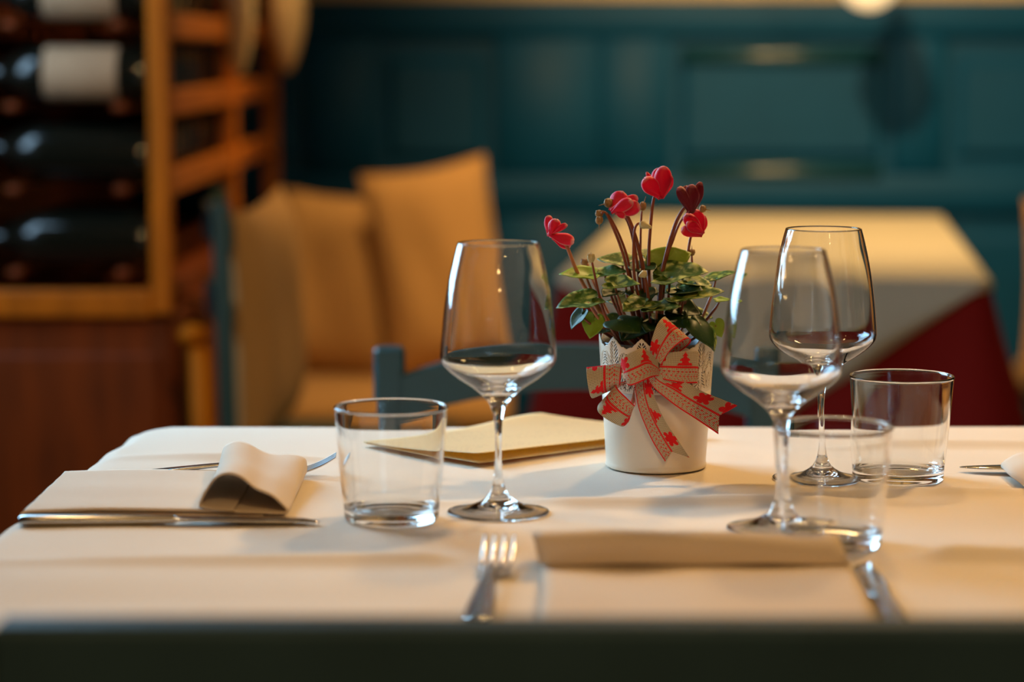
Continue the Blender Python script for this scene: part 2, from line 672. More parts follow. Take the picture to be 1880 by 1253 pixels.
def thing(name, label, cat, loc=(0, 0, 0), rz=0, group=None):
    o = bpy.data.objects.new(name, None)
    COL.objects.link(o)
    o.empty_display_size = 0.05
    o.location = loc
    o.rotation_euler = (0, 0, rz)
    return tag(o, label, cat, group)


def struct(o):
    o['kind'] = 'structure'
    return o


def dup(root, loc, rz=0, label=None, scale=None):
    r = root.copy()
    COL.objects.link(r)
    r.location = loc
    r.rotation_euler = (0, 0, rz)
    if scale:
        r.scale = scale
    if label:
        r['label'] = label
    for ch in list(root.children):
        c = ch.copy()
        COL.objects.link(c)
        c.parent = r
        for g in list(ch.children):
            d = g.copy()
            COL.objects.link(d)
            d.parent = c
    return r


def cat(pts, n):
    """Catmull-Rom through tuples, n samples per span"""
    out = []
    k = len(pts)
    for i in range(k - 1):
        p0, p1, p2, p3 = pts[max(i - 1, 0)], pts[i], pts[i + 1], pts[min(i + 2, k - 1)]
        for q in range(n):
            t = q / n
            out.append(tuple(0.5 * (2 * b + (c - a) * t + (2 * a - 5 * b + 4 * c - d) * t * t + (3 * b - a - 3 * c + d) * t ** 3)
                             for a, b, c, d in zip(p0, p1, p2, p3)))
    out.append(tuple(pts[-1]))
    return out


def sm(a, b, x):
    t = max(0.0, min(1.0, (x - a) / (b - a)))
    return t * t * (3 - 2 * t)


# ------------------------------------------------------------------ room
struct(MB().box(-1.36, 3.05, -1.55, 6.1, -0.1, 0.0).build('floor', M['floor'], smooth=False))
struct(MB().box(-1.36, 3.05, -1.55, 6.1, 2.7, 2.8).build('ceiling', M['ceiling'], smooth=False))
struct(MB().box(2.95, 3.05, -1.55, 6.1, 0, 2.7).build('wall_right', M['sidewall'], smooth=False))
struct(MB().box(-1.36, 3.05, -1.6, -1.5, 0, 2.7).build('wall_front', M['sidewall'], smooth=False))
wl = MB()
wl.box(-1.36, -1.26, -1.55, 6.1, 0, 0.85)
wl.box(-1.36, -1.26, -1.55, 6.1, 2.05, 2.7)
wl.box(-1.36, -1.26, -1.55, 2.65, 0.85, 2.05)
wl.box(-1.36, -1.26, 3.85, 6.1, 0.85, 2.05)
struct(wl.build('wall_left', M['sidewall'], smooth=False))
wf = MB()
for (a, b) in ((2.65, 2.69), (3.81, 3.85)):
    wf.box(-1.35, -1.27, a, b, 0.85, 2.05)
for (a, b) in ((0.85, 0.89), (2.01, 2.05)):
    wf.box(-1.35, -1.27, 2.69, 3.81, a, b)
struct(wf.build('window_1', M['plaster'], smooth=False))

wb = struct(MB().box(-1.36, 3.05, WALL_Y + 0.03, WALL_Y + 0.15, 0, 2.7).build('wall_back', M['plaster'], smooth=False))
zt = atY(1400, 0, WALL_Y).z
struct(MB().box(-1.25, 2.95, WALL_Y + 0.012, WALL_Y + 0.03, 0, zt).build('trim_1', M['tealwall'], smooth=False))
pan = bpy.data.objects['trim_1']
Zlow = atY(1400, 318, WALL_Y).z          # top of the lower rail
Zfield = atY(1400, 106, WALL_Y).z        # top of the raised field


def wx(px):
    return atY(px, 200, WALL_Y).x


MB().box(-1.25, 2.95, WALL_Y - 0.012, WALL_Y + 0.012, Zfield + 0.05, zt, 0.006).build('top_rail', M['tealwall'], pan)
MB().box(-1.25, 2.95, WALL_Y - 0.012, WALL_Y + 0.012, Zlow - 0.10, Zlow, 0.008).build('middle_rail', M['tealwall'], pan)
MB().box(-1.25, 2.95, WALL_Y - 0.016, WALL_Y + 0.012, 0, 0.14, 0.006).build('bottom_rail', M['tealwall'], pan)
stiles = [(-1.25, -1.0), (wx(560), wx(690)), (wx(910), wx(1100)), (wx(1102), wx(1228)), (wx(1640), wx(1735)), (1.55, 1.7), (2.3, 2.45), (2.85, 2.94)]
for (a, b) in stiles:
    for (z0, z1) in ((0.141, Zlow - 0.101), (Zlow + 0.001, Zfield + 0.049)):
        MB().box(a, b, WALL_Y - 0.011, WALL_Y + 0.012, z0, z1, 0.005).build('stile', M['tealwall'], pan)
for (a, b) in ((wx(690), wx(910)), (wx(1228), wx(1640)), (wx(1735), 1.55), (-1.0, wx(560)), (1.7, 2.3)):
    for (z0, z1) in ((Zlow + 0.035, Zfield), (0.2, Zlow - 0.15)):
        f = MB()
        x0, x1 = a + 0.028, b - 0.028
        yb, yf = WALL_Y + 0.012, WALL_Y - 0.004
        bw = 0.020
        f.add([(x0, yb, z0), (x1, yb, z0), (x1, yb, z1), (x0, yb, z1),
               (x0 + bw, yf, z0 + bw), (x1 - bw, yf, z0 + bw), (x1 - bw, yf, z1 - bw), (x0 + bw, yf, z1 - bw)],
              [(4, 5, 6, 7), (0, 1, 5, 4), (1, 2, 6, 5), (2, 3, 7, 6), (3, 0, 4, 7)])
        f.build('raised_panel', M['tealwall'], pan, smooth=False)

# rounded bead mouldings that catch the lamp light
M['tealgloss'] = mat('teal_gloss_paint', (0.006, 0.062, 0.110), 0.32, 0, 1.0, noise=0.06, nscale=9)
for (xa, xb) in ((wx(1228), wx(1640)),):
    for zc in (Zfield + 0.004, Zlow + 0.004):
        MB().tube([(xa + .03, WALL_Y - .004, zc), ((xa + xb) / 2, WALL_Y - .004, zc), (xb - .03, WALL_Y - .004, zc)], .021, 24).build('bead_moulding', M['tealgloss'], pan)

# ------------------------------------------------------------------ laid table
TX0, TX1, TY0, TY1 = -0.402, 0.70, 1.505, 2.413
tb = thing('dining_table', 'wooden dining table under the ivory cloth, nearest the viewer', 'table', (0.15, 1.96, 0))
MB().box(TX0 + .045, TX1 - .03, TY0 + .03, TY1 - .03, 0.715, 0.742).shift((-0.15, -1.96, 0)).build('table_top', M['darkwood'], tb, False)
for lx in (TX0 + .08, TX1 - .08):
    for ly in (TY0 + .08, TY1 - .08):
        MB().box(lx - .03, lx + .03, ly - .03, ly + .03, 0, 0.716).shift((-0.15, -1.96, 0)).build('leg', M['darkwood'], tb, False)

random.seed(3)


SIT = [(onT(px_, py_).x, onT(px_, py_).y, r_) for px_, py_, r_ in ((915, 944, .042), (1431, 974, .042), (1505, 882, .042), (719, 957, .038), (1526, 1003, .038), (1652, 883, .038), (1204, 859, .046))]


def crease(x, y):
    k = 1.0
    for (sx, sy, sr) in SIT:
        k *= sm(sr, sr + .03, math.hypot(x - sx, y - sy))
    return crease0(x, y) * k


def crease0(x, y):
    """ironed fold lines and soft ripples of the cloth"""
    z = 0.0
    for (yc, a, wd, x0, x1, sl, ph) in (
            (1.762, 0.0110, 0.014, -9, 9, 0.010, 0.3), (2.215, 0.0095, 0.013, -9, -0.15, 0.012, 1.2),
            (2.292, 0.0085, 0.013, 0.28, 9, -0.008, 0.7), (2.035, 0.0090, 0.013, 0.26, 9, -0.004, 2.0),
            (1.985, 0.0065, 0.012, -0.10, 0.30, 0.05, 0.9), (1.60, 0.002, 0.02, -9, 9, 0.02, 2.2)):
        c = yc + sl * x + 0.004 * math.sin(7 * x + ph) + 0.0015 * math.sin(23 * x + ph * 3)
        d = (y - c) / wd
        k = sm(x0 - 0.02, x0 + 0.10, x) * (1 - sm(x1 - 0.10, x1 + 0.02, x)) if x0 > -5 or x1 < 5 else 1
        if yc < 1.8:
            k *= 1 - sm(-.07, -.03, x) * (1 - sm(.29, .33, x))
        z += k * a * math.exp(-d * d) * (0.75 + 0.25 * math.sin(5 * x + ph))
    z += 0.0007 * math.sin(13 * x + 3 * y) * math.sin(9 * y - 4 * x) + 0.0006 * math.sin(31 * y + 6 * x)
    z += 0.0022 * math.exp(-((x + 0.33) / 0.07) ** 2) * (0.5 + 0.5 * math.sin(38 * y))
    return z


def cloth_limits(y):
    RC = 0.055
    jag = 0.0016 * math.sin(33 * y) + 0.0012 * math.sin(71 * y + 1)
    xl = TX0 + 0.028 * (y - 1.9) / 0.5 + jag
    xr = TX1
    for edge, sgn in ((TY1, 1), (TY0, -1)):
        t = (y - (edge - sgn * RC)) * sgn
        if t > 0:
            ins = RC - math.sqrt(max(0, RC * RC - t * t))
            xl += ins
            xr -= ins
    return xl, xr


NX, NY = 200, 150
top = []
for j in range(NY + 1):
    t = j / NY
    y = TY0 + (TY1 - TY0) * (0.5 - 0.5 * math.cos(math.pi * t)) if False else TY0 + (TY1 - TY0) * t
    xl, xr = cloth_limits(y)
    row = []
    for i in range(NX + 1):
        x = xl + (xr - xl) * i / NX
        e = min(x - xl, xr - x, y - TY0, TY1 - y)
        row.append(Vector((x, y, TABLE_Z + 0.0006 + crease(x, y) * sm(0, 0.03, e) * (0.45 + 0.55 * sm(0, 0.14, x - xl)) - 0.004 * (1 - sm(0, 0.012, e)))))
    top.append(row)
tc = MB()
tc.grid(top)
loop = [top[0][i] for i in range(NX)] + [top[j][NX] for j in range(NY)] + [top[NY][i] for i in range(NX, 0, -1)] + [top[j][0] for j in range(NY, 0, -1)]
cen = Vector(((TX0 + TX1) / 2, (TY0 + TY1) / 2, 0))
rows = []
nl = len(loop)
for s_, (off, dz) in enumerate(((0, 0), (0.004, -0.004), (0.006, -0.014), (0.008, -0.05), (0.014, -0.12), (0.022, -0.2), (0.028, -0.27))):
    rw = []
    for k, p in enumerate(loop):
        tg = loop[(k + 2) % nl] - loop[(k - 2) % nl]
        nrm = Vector((tg.y, -tg.x, 0)).normalized()
        wv = 0.010 * sm(0.02, 0.2, -dz) * math.sin(k * 0.16) + 0.006 * sm(0.02, 0.2, -dz) * math.sin(k * 0.41 + 1)
        rw.append(p + nrm * (off + wv) + Vector((0, 0, dz)))
    rows.append(rw)
tc.grid(rows, True)
o = tc.build('tablecloth', M['cloth'], origin=(0.15, 1.96, TABLE_Z))
tag(o, 'ivory cloth with ironed fold lines covering the laid dining table', 'tablecloth')


# ------------------------------------------------------------------ glasses
def dens(prof, n=6):
    return cat(prof, n)


wine_out_low = dens([(0.0002, 0.0062), (0.008, 0.0058), (0.016, 0.0044), (0.025, 0.0026), (0.033, 0.0012), (0.0385, 0.0002), (0.0405, 0.0002), (0.0416, 0.0010), (0.0406, 0.0018), (0.036, 0.0027), (0.029, 0.0042), (0.021, 0.0064), (0.0135, 0.0102), (0.0082, 0.0152), (0.0052, 0.0220)], 5)
wine_out_stem = dens([(0.0052, 0.0220), (0.0037, 0.0300), (0.0029, 0.042), (0.0027, 0.055), (0.0029, 0.068), (0.0036, 0.0770), (0.0050, 0.0835)], 6)
wine_out_bowl = dens([(0.0050, 0.0835), (0.0070, 0.0885), (0.0102, 0.0935), (0.0150, 0.0985), (0.0225, 0.1045), (0.0310, 0.1100), (0.0395, 0.1165), (0.0452, 0.1225), (0.0472, 0.1275), (0.0470, 0.136), (0.0458, 0.150), (0.0436, 0.170), (0.0404, 0.190), (0.0362, 0.209), (0.0331, 0.2207)], 8)
rim = [(0.0329, 0.2214), (0.0324, 0.2216), (0.0319, 0.2213)]
wine_in = dens([(0.0319, 0.2213), (0.0350, 0.209), (0.0392, 0.190), (0.0424, 0.170), (0.0446, 0.150), (0.0458, 0.136), (0.0459, 0.1280), (0.0440, 0.1236), (0.0385, 0.1184), (0.0300, 0.1128), (0.0215, 0.1082), (0.0135, 0.1046), (0.0065, 0.1026), (0.0002, 0.1020)], 8)


def make_wine():
    t = thing('wine_glass', 'x', 'wine glass')
    sg = 96
    for nm, pr in (('foot', wine_out_low), ('stem', wine_out_stem), ('bowl', wine_out_bowl + rim + wine_in)):
        ob = MB().lathe(pr, sg).build(nm, M['glass'], t)
    return t


tum_wall = dens([(0.0386, 0.0120), (0.0410, 0.035), (0.0432, 0.062), (0.0450, 0.0885), (0.0456, 0.0905)], 6) + [(0.0457, 0.0918), (0.0452, 0.0926), (0.0444, 0.0928), (0.0437, 0.0924), (0.0433, 0.0915)] + dens([(0.0431, 0.0900), (0.0414, 0.062), (0.0392, 0.035), (0.0371, 0.0150)], 6)
tum_base = dens([(0.0371, 0.0150), (0.0360, 0.0115), (0.0325, 0.0095), (0.026, 0.0088), (0.012, 0.0086), (0.0002, 0.0086)], 5)
tum_bot = dens([(0.0002, 0.0030), (0.015, 0.0026), (0.026, 0.0014), (0.0335, 0.0003), (0.0352, 0.0), (0.0366, 0.0004), (0.0378, 0.0022), (0.0382, 0.0060), (0.0386, 0.0120)], 6)


def make_tumbler():
    t = thing('water_tumbler', 'x', 'tumbler')
    MB().lathe(tum_wall, 96).build('wall', M['glass'], t)
    b = MB().lathe(tum_bot, 96)
    b2 = MB().lathe(tum_base, 96)
    b.add(b2.v, b2.f)
    b.build('base', M['glass'], t)
    return t


wine = make_wine()
G1 = onT(915, 944)
G2 = onT(1431, 974)
G3 = onT(1505, 882)
TZ = TABLE_Z + 0.0012
wine.location = (G1.x, G1.y, TZ)
tag(wine, 'empty wine glass standing alone left of the potted cyclamen', 'wine glass', 'empty wine glasses')
g = dup(wine, (G2.x, G2.y, TZ), 0.4, 'front wine glass of the right-hand pair, nearest the rolled napkin')
g = dup(wine, (G3.x, G3.y, TZ), 0.8, 'rear wine glass of the right-hand pair, standing higher in the picture')
tum = make_tumbler()
T1 = onT(719, 957)
T2 = onT(1526, 1003)
T3 = onT(1652, 883)
tum.location = (T1.x, T1.y, TZ)
tag(tum, 'empty water tumbler between the folded left napkin and the lone wine glass', 'tumbler', 'empty water tumblers')
dup(tum, (T2.x, T2.y, TZ), 0.3, 'blurred empty water tumbler in front of the wine glass pair')
dup(tum, (T3.x, T3.y, TZ), 0.6, 'sharp empty water tumbler right of the wine glass pair')


# ------------------------------------------------------------------ cutlery
def strip_solid(stations):
    """stations: (s, half width, z, thickness) -> closed bar along +X with bevelled section"""
    m = MB()
    P = []
    for (x, y, hw, z, th) in stations:
        h = th / 2
        b = min(hw * 0.5, h * 0.9)
        P.append([Vector((x, y - hw, z)), Vector((x, y - hw + b, z + h)), Vector((x, y + hw - b, z + h)), Vector((x, y + hw, z)), Vector((x, y + hw - b, z - h)), Vector((x, y - hw + b, z - h))])
    m.grid(P, True)
    n = len(P)
    m.f.append((0, 1, 2, 3, 4, 5))
    m.f.append(tuple((n - 1) * 6 + k for k in (5, 4, 3, 2, 1, 0)))
    return m


def make_fork(tip=0.018):
    t = thing('table_fork', 'x', 'fork')
    hs = [(0.0, 0, 0.0075, 0.0022, 0.0026), (0.006, 0, 0.0098, 0.0023, 0.0028), (0.03, 0, 0.0095, 0.0035, 0.003), (0.07, 0, 0.0065, 0.0075, 0.0032),
          (0.105, 0, 0.0040, 0.0105, 0.0034), (0.125, 0, 0.0036, 0.0095, 0.0034)]
    strip_solid(cat(hs, 5)).build('handle', M['steel'], t)
    hd = [(0.124, 0, 0.0038, 0.0097, 0.0032), (0.133, 0, 0.0078, 0.0070, 0.0026), (0.140, 0, 0.0118, 0.0046, 0.0022), (0.150, 0, 0.0128, 0.0030, 0.002)]
    strip_solid(cat(hd, 5)).build('head', M['steel'], t)
    for k in range(4):
        y = (k - 1.5) * 0.0070
        ts = [(0.148, y, 0.0019, 0.0032, 0.002), (0.162, y, 0.0018, 0.0032, 0.002), (0.176, y * 1.02, 0.0016, 0.0065, 0.002), (0.188, y * 1.04, 0.0014, tip * 0.64, 0.0019), (0.199, y * 1.04, 0.0007, tip, 0.0014)]
        strip_solid(cat(ts, 4)).build('tine', M['steel'], t)
    return t


def make_knife():
    t = thing('table_knife', 'x', 'knife')
    hs = [(0.0, 0, 0.0050, 0.0040, 0.005), (0.004, 0, 0.0085, 0.0042, 0.0074), (0.03, 0, 0.0092, 0.0042, 0.0078), (0.08, 0, 0.0080, 0.0042, 0.0074), (0.118, 0, 0.0066, 0.0044, 0.0066), (0.124, 0, 0.0062, 0.0046, 0.006)]
    strip_solid(cat(hs, 5)).build('handle', M['steel'], t)
    bs = [(0.122, 0, 0.0060, 0.0046, 0.0030), (0.135, 0.001, 0.0086, 0.0046, 0.0018), (0.18, 0.001, 0.0098, 0.0042, 0.0015), (0.215, 0.0005, 0.0085, 0.0036, 0.0013), (0.232, -0.003, 0.0048, 0.0030, 0.0012), (0.240, -0.006, 0.0012, 0.0026, 0.001)]
    strip_solid(cat(bs, 5)).build('blade', M['steel'], t)
    return t


TZC = TABLE_Z + 0.0016
fork = make_fork()
Lf = onT(618, 876)
fork.location = (Lf.x - 0.199, Lf.y - 0.01, TZC)
fork.rotation_euler = (0, 0, R(3))
tag(fork, 'steel fork behind the folded left napkin, tines curving up to the tumbler', 'fork', 'steel forks')
kn = make_knife()
Lk0 = onT(36, 968)
kn.location = (Lk0.x, Lk0.y, TZC)
kn.rotation_euler = (0, 0, R(0.8))
tag(kn, 'steel knife lying along the near edge of the folded left napkin', 'knife', 'steel knives')
# near setting
pe = onT(878, 1142)
ptip = onT(918, 1030)
ang = math.atan2(ptip.y - pe.y, ptip.x - pe.x)
dup(fork, (ptip.x - 0.199 * math.cos(ang), ptip.y - 0.199 * math.sin(ang), TZC), ang, 'blurred steel fork left of the rolled napkin in the foreground')
ke = onT(1638, 1142)
kt = onT(1578, 1044)
ang = math.atan2(kt.y - ke.y, kt.x - ke.x)
dup(kn, (kt.x - 0.240 * math.cos(ang), kt.y - 0.240 * math.sin(ang), TZC), ang, 'blurred steel knife right of the rolled napkin in the foreground')
# right setting
rk = onT(1766, 873)
dup(kn, (rk.x + 0.240, rk.y + 0.006, TZC + 0.001), math.pi, 'steel knife with its tip pointing left at the right picture edge')


# ------------------------------------------------------------------ napkins
def make_napkin(name, length, width, loop_in, loop_h, loop_len, label, seed=1):
    """folded cloth along +X (flat part from 0, soft loop at the far end), spread across Y in 0..width"""
    t = thing(name, label, 'napkin')
    Lx = length
    fl = [(0.0, 0.0038), (Lx * .1, 0.0046), (Lx * .3, 0.0058), (Lx * .6, 0.0052), (Lx - .03, 0.0040), (Lx - .008, 0.0036)]
    lp = [(Lx, 0.0050), (Lx - .002, 0.0095), (Lx - loop_len * .18, 0.009 + loop_h * .26), (Lx - loop_len * .40, loop_h * .70), (Lx - loop_len * .58, loop_h * .94),
          (Lx - loop_len * .74, loop_h), (Lx - loop_len * .88, loop_h * .86), (Lx - loop_len * .97, loop_h * .56), (Lx - loop_len, loop_h * .30), (Lx - loop_len * .97, 0.0090), (Lx - loop_len * .84, 0.0074), (Lx - loop_len * .6, 0.0068)]

    def sheet(path, y0, y1, ny, wob, lift):
        pp = cat(path, 5)
        P = []
        for j in range(ny + 1):
            v = j / ny
            row = []
            for k, (x, z) in enumerate(pp):
                u = k / (len(pp) - 1)
                yy = y0 + (y1 - y0) * v + wob * 0.004 * math.sin(9 * u + seed)
                up = sm(0.008, 0.03, z)
                z += lift * 0.009 * sm(.25, 1, v) * math.exp(-((x - Lx) / .014) ** 2) * sm(.0045, .008, z)
                row.append(Vector((x + up * (0.004 * math.sin(3.1 * v + seed) - lift * 0.006 * v), yy, z * (1 + up * 0.10 * math.sin(4 * v + 2 * seed)) + 0.0005 * math.sin(14 * v + 5 * u))))
            P.append(row)
        return P

    m = MB()
    m.grid(sheet(fl + lp, 0.0, width, 26, 1, 1))
    m.build('top_fold', M['napkin'], t, solid=0.0016)
    m = MB()
    und = [(0.003, 0.0016), (Lx * .3, 0.0020), (Lx * .7, 0.0018), (Lx - .02, 0.0016)]
    m.grid(sheet(und, 0.002, width - 0.003, 12, 0.6, 0))
    m.build('under_fold', M['napkin'], t, solid=0.0016)
    # rounded folded hem that closes the seat-side end
    m = MB()
    hem = [(0.004, 0.0036), (0.0008, 0.0035), (-0.0008, 0.0026), (0.0004, 0.0016), (0.004, 0.0012)]
    m.grid(sheet(hem, 0.001, width - 0.001, 12, 0.5, 0))
    m.build('hem', M['napkin'], t, solid=0.0014)
    return t


NZ = TABLE_Z + 0.0018
n0 = onT(38, 958)
nap = make_napkin('napkin', 0.214, 0.185, 0, 0.033, 0.071, 'ivory cloth napkin with a standing loop fold beside the tumbler, left setting', 1)
nap.location = (n0.x, n0.y + 0.006, NZ)
nap['group'] = 'folded ivory napkins'
nb = onT(985, 1126)
nf = onT(985, 1055)
nap2 = make_napkin('napkin', 0.225, 0.222, 0, 0.027, 0.062, 'blurred ivory napkin with a rolled far end in the foreground setting', 2.4)
nap2.location = (nb.x + 0.224, 1.772 - 0.225, NZ)
nap2.rotation_euler = (0, 0, R(90))
nap2['group'] = 'folded ivory napkins'
n3 = onT(1851, 886)
nap3 = make_napkin('napkin', 0.22, 0.18, 0, 0.026, 0.08, 'ivory cloth napkin end just entering at the right picture edge', 0.5)
nap3.location = (n3.x + 0.222, n3.y + 0.035, NZ)
nap3.rotation_euler = (0, 0, R(180))
nap3['group'] = 'folded ivory napkins'

# ------------------------------------------------------------------ menu sheet
mL, mB_, mF, mR = Vector((-0.150, 2.285)), Vector((0.030, 2.395)), Vector((-0.030, 2.165)), Vector((0.190, 2.335))
menu = thing('folded_menu', 'pale yellow folded menu sheet lying behind the lone wine glass', 'menu', (0.0, 2.29, TABLE_Z + 0.0018))


def menu_leaf(hfun, sh):
    P, uv = [], []
    for j in range(25):
        v = j / 24
        row = []
        for i in range(31):
            u = i / 30
            a = mL.lerp(mB_, u)
            b = mF.lerp(mR, u)
            p = b.lerp(a, v * (1 - sh) + sh * 0.0)
            row.append(Vector((p.x, p.y, 0)) - Vector((0, 2.29, 0)) + Vector((0, 0, hfun(u, v))))
            uv.append((u, v))
        P.append(row)
    m = MB().grid(P)
    m.uv = uv
    return m


menu_leaf(lambda u, v: 0.0032 + 0.0010 * v + 0.0085 * (1 - v) ** 1.6 * (1 - 0.35 * u) + 0.010 * math.exp(-((u - .95) / .3) ** 2) * v * v, 0).build('top_leaf', M['paper'], menu, solid=0.0004)
menu_leaf(lambda u, v: 0.0028 + 0.0003 * v, 0.0).build('bottom_leaf', M['paper'], menu, solid=0.0004)

# ------------------------------------------------------------------ potted cyclamen
POTB = onT(1204, 859)
PX, PY = POTB.x, POTB.y
plant = thing('potted_cyclamen', 'red flowering cyclamen in a white pot with lace rim and ribbon bow', 'potted plant', (PX, PY, TABLE_Z + 0.0012))
O = Vector((PX, PY, TABLE_Z + 0.0012))


def PL(px, py, d=0.0):
    """pixel at depth d in front of the pot axis -> local to plant"""
    return atY(px, py, PY - d) - O


PR0, PR1, PH = 0.0450, 0.0522, 0.118


def prad(z):
    return PR0 + (PR1 - PR0) * z / PH


ZS = 0.073
body = [(0.0002, 0.002), (0.040, 0.002), (0.0432, 0.0004), (0.0452, 0.0012), (0.0460, 0.0030), (0.0454, 0.0052), (0.0453, 0.007)] + [(prad(z), z) for z in (0.02, 0.04, 0.06, ZS)]
pot_o = MB().lathe(body, 96).build('pot', M['pot'], plant, solid=-0.0012)


def leafslit(du, dv, hw, hh, ang, n):
    """True inside a cut-out vein slot of a leaf centred at 0"""
    c, s_ = math.cos(ang), math.sin(ang)
    a = (du * s_ + dv * c) / hh
    b = (du * c - dv * s_) / hw
    hw, hh = hw, hh
    if a * a * 1.0 + b * b > 1.0 * (1 - 0.2 * a):
        return False
    if abs(b) < 0.11:
        return False
    ph = (a - abs(b) * 0.55) * n
    return (ph - math.floor(ph)) < 0.66


NM = 11
NCOL, NROW = 704, 96
ZT = 0.1225


def lace(u, z):
    """u in metres along the rim inside one motif [0,wm)"""
    wm = 2 * math.pi * 0.051 / NM
    u = u % wm
    c = u - wm / 2
    # top outline: one tall leaf tip in the middle, two lower ones at the sides
    t1 = 0.1225 - 1.9 * abs(c) ** 1.15 * 1.0
    e = min(u, wm - u)
    t2 = 0.1135 - 70 * (e - 0.004) ** 2
    t3 = 0.1165 - 60 * (abs(c) - 0.0085) ** 2
    if z > max(t1, t2, t3 - 0.002, 0.103):
        return False
    if leafslit(c, z - 0.108, 0.0052, 0.0125, 0, 3.6):
        return False
    for sx in (-1, 1):
        if leafslit(c - sx * 0.0090, z - 0.100, 0.0050, 0.0110, sx * 0.45, 3.4):
            return False
        if leafslit(c - sx * 0.0062, z - 0.0855, 0.0046, 0.0090, -sx * 0.35, 3.0):
            return False
        if leafslit(c - sx * 0.0145, z - 0.0835, 0.0034, 0.0085, sx * 0.1, 2.8):
            return False
    if leafslit(c, z - 0.0795, 0.0030, 0.0065, 0, 2.4):
        return False
    return True


lm = MB()
vid = {}
wmt = 2 * math.pi * 0.051 / NCOL


def lv(i, j):
    i %= NCOL
    k = (i, j)
    if k not in vid:
        z = ZS - 0.0005 + (ZT - ZS + 0.0005) * j / NROW
        a = 2 * math.pi * i / NCOL + 0.11
        r = prad(z)
        vid[k] = len(lm.v)
        lm.v.append(Vector((r * math.cos(a), r * math.sin(a), z)))
    return vid[k]


for i in range(NCOL):
    for j in range(NROW):
        z = ZS + (ZT - ZS) * (j + .5) / NROW
        if j < 3 or lace((i + .5) * wmt, z):
            lm.f.append((lv(i, j), lv(i + 1, j), lv(i + 1, j + 1), lv(i, j + 1)))
lm.build('lace_rim', M['pot'], plant, solid=-0.0011)
MB().lathe([(0.0440, 0.070), (0.0470, 0.100), (0.0484, 0.1125), (0.0497, 0.1135), (0.0500, 0.1150), (0.0488, 0.1158), (0.0472, 0.1145), (0.0462, 0.104), (0.0455, 0.095)], 72).build('inner_liner', M['liner'], plant)
P = []
random.seed(9)
for i in range(9):
    rr = 0.0462 * i / 8 + 0.0002
    P.append([Vector((rr * math.cos(2 * math.pi * k / 40), rr * math.sin(2 * math.pi * k / 40), 0.101 + 0.003 * random.random())) for k in range(40)])
MB().grid(P, True).build('soil', M['soil'], plant)


# ---- stems
def stem(px, r0, r1, m, d0=0.0, d1=0.0, name='stem', parent=None):
    """px: list of (px,py); depth runs from d0 at the top to d1 at the soil"""
    n = len(px)
    pts = [(p[0], p[1], d0 + (d1 - d0) * i / (n - 1)) for i, p in enumerate(px)]
    pts = cat(pts, 6)
    w3 = [PL(*p) for p in pts]
    k = len(w3)
    rad = [.70 * (r0 + (r1 - r0) * i / (k - 1)) for i in range(k)]
    return MB().tube(w3, rad, 10).build(name, m, parent or plant)


SD, SK = M['stem'], M['stempink']
stem([(1209, 352), (1200, 366), (1194, 420), (1191, 480), (1195, 560), (1205, 640)], .0019, .0023, SD, .000, .005)
stem([(1134, 384), (1148, 392), (1162, 422), (1178, 480), (1187, 545), (1196, 640)], .0022, .0032, SD, .012, .010)
stem([(1124, 378), (1146, 396), (1160, 430), (1172, 500), (1190, 640)], .0016, .0022, SD, .006, .008)
stem([(1104, 392), (1112, 391), (1124, 415), (1140, 455), (1155, 510), (1185, 640)], .0014, .0021, SD, .018, .012)
stem([(1106, 388), (1118, 397), (1136, 430), (1152, 475), (1162, 530), (1190, 640)], .0014, .0021, SD, .010, .005)
stem([(1176, 411), (1170, 412), (1165, 424), (1163, 460), (1165, 510), (1178, 570), (1190, 640)], .0014, .0021, M['stem'], .022, .016)
stem([(1178, 388), (1176, 440), (1178, 500), (1198, 640)], .0013, .0018, SD, -.004, .0)
stem([(1262, 376), (1252, 388), (1240, 412), (1224, 465), (1214, 520), (1208, 640)], .0020, .0030, SD, .016, .010)
stem([(1262, 390), (1248, 410), (1236, 440), (1222, 490), (1212, 640)], .0014, .0020, SD, .004, .004)
stem([(1276, 422), (1268, 436), (1262, 470), (1254, 510), (1240, 580), (1224, 640)], .0016, .0022, SD, -.004, .0)
stem([(1270, 470), (1270, 500), (1264, 545), (1236, 640)], .0014, .0018, SD, -.012, -.008)
stem([(1026, 440), (1040, 452), (1056, 492), (1076, 532), (1112, 590), (1160, 640)], .0022, .0028, SK, .008, .004)
stem([(1087, 482), (1096, 525), (1106, 565), (1120, 600), (1150, 640)], .0014, .0021, SD, .026, .020)
stem([(1184, 506), (1190, 545), (1198, 640)], .0018, .0024, SD, .034, .026)
stem([(1078, 484), (1090, 520), (1130, 600), (1160, 640)], .0016, .002, SK, -.03, -.01)


# ---- buds and seed heads
def bud(px, py, d, rx, rz, m, name, tilt=(0, 0)):
    c = PL(px, py, d)
    b = MB().ball(c, rx, rx, rz)
    o_ = b.build(name, m, plant)
    # dry calyx spike
    sp = MB().tube([c, c + Vector((tilt[0] * rz * 1.2, -0.001, tilt[1] * rz * 1.2)), c + Vector((tilt[0] * rz * 2.1, -0.001, tilt[1] * rz * 2.1))], [rx * .35, rx * .12, rx * .05], 6)
    sp.build('tip', m, o_)
    for k in range(5):
        a = k * 1.257
        q = Vector((math.cos(a), math.sin(a), 0)) * rx * .8
        MB().tube([c + Vector((0, 0, rz * .95)), c + q + Vector((0, 0, rz * .65)), c + q * 1.3 + Vector((0, 0, -rz * .1))], [rx * .12, rx * .20, rx * .06], 8).build('sepal', m, o_)
    return o_


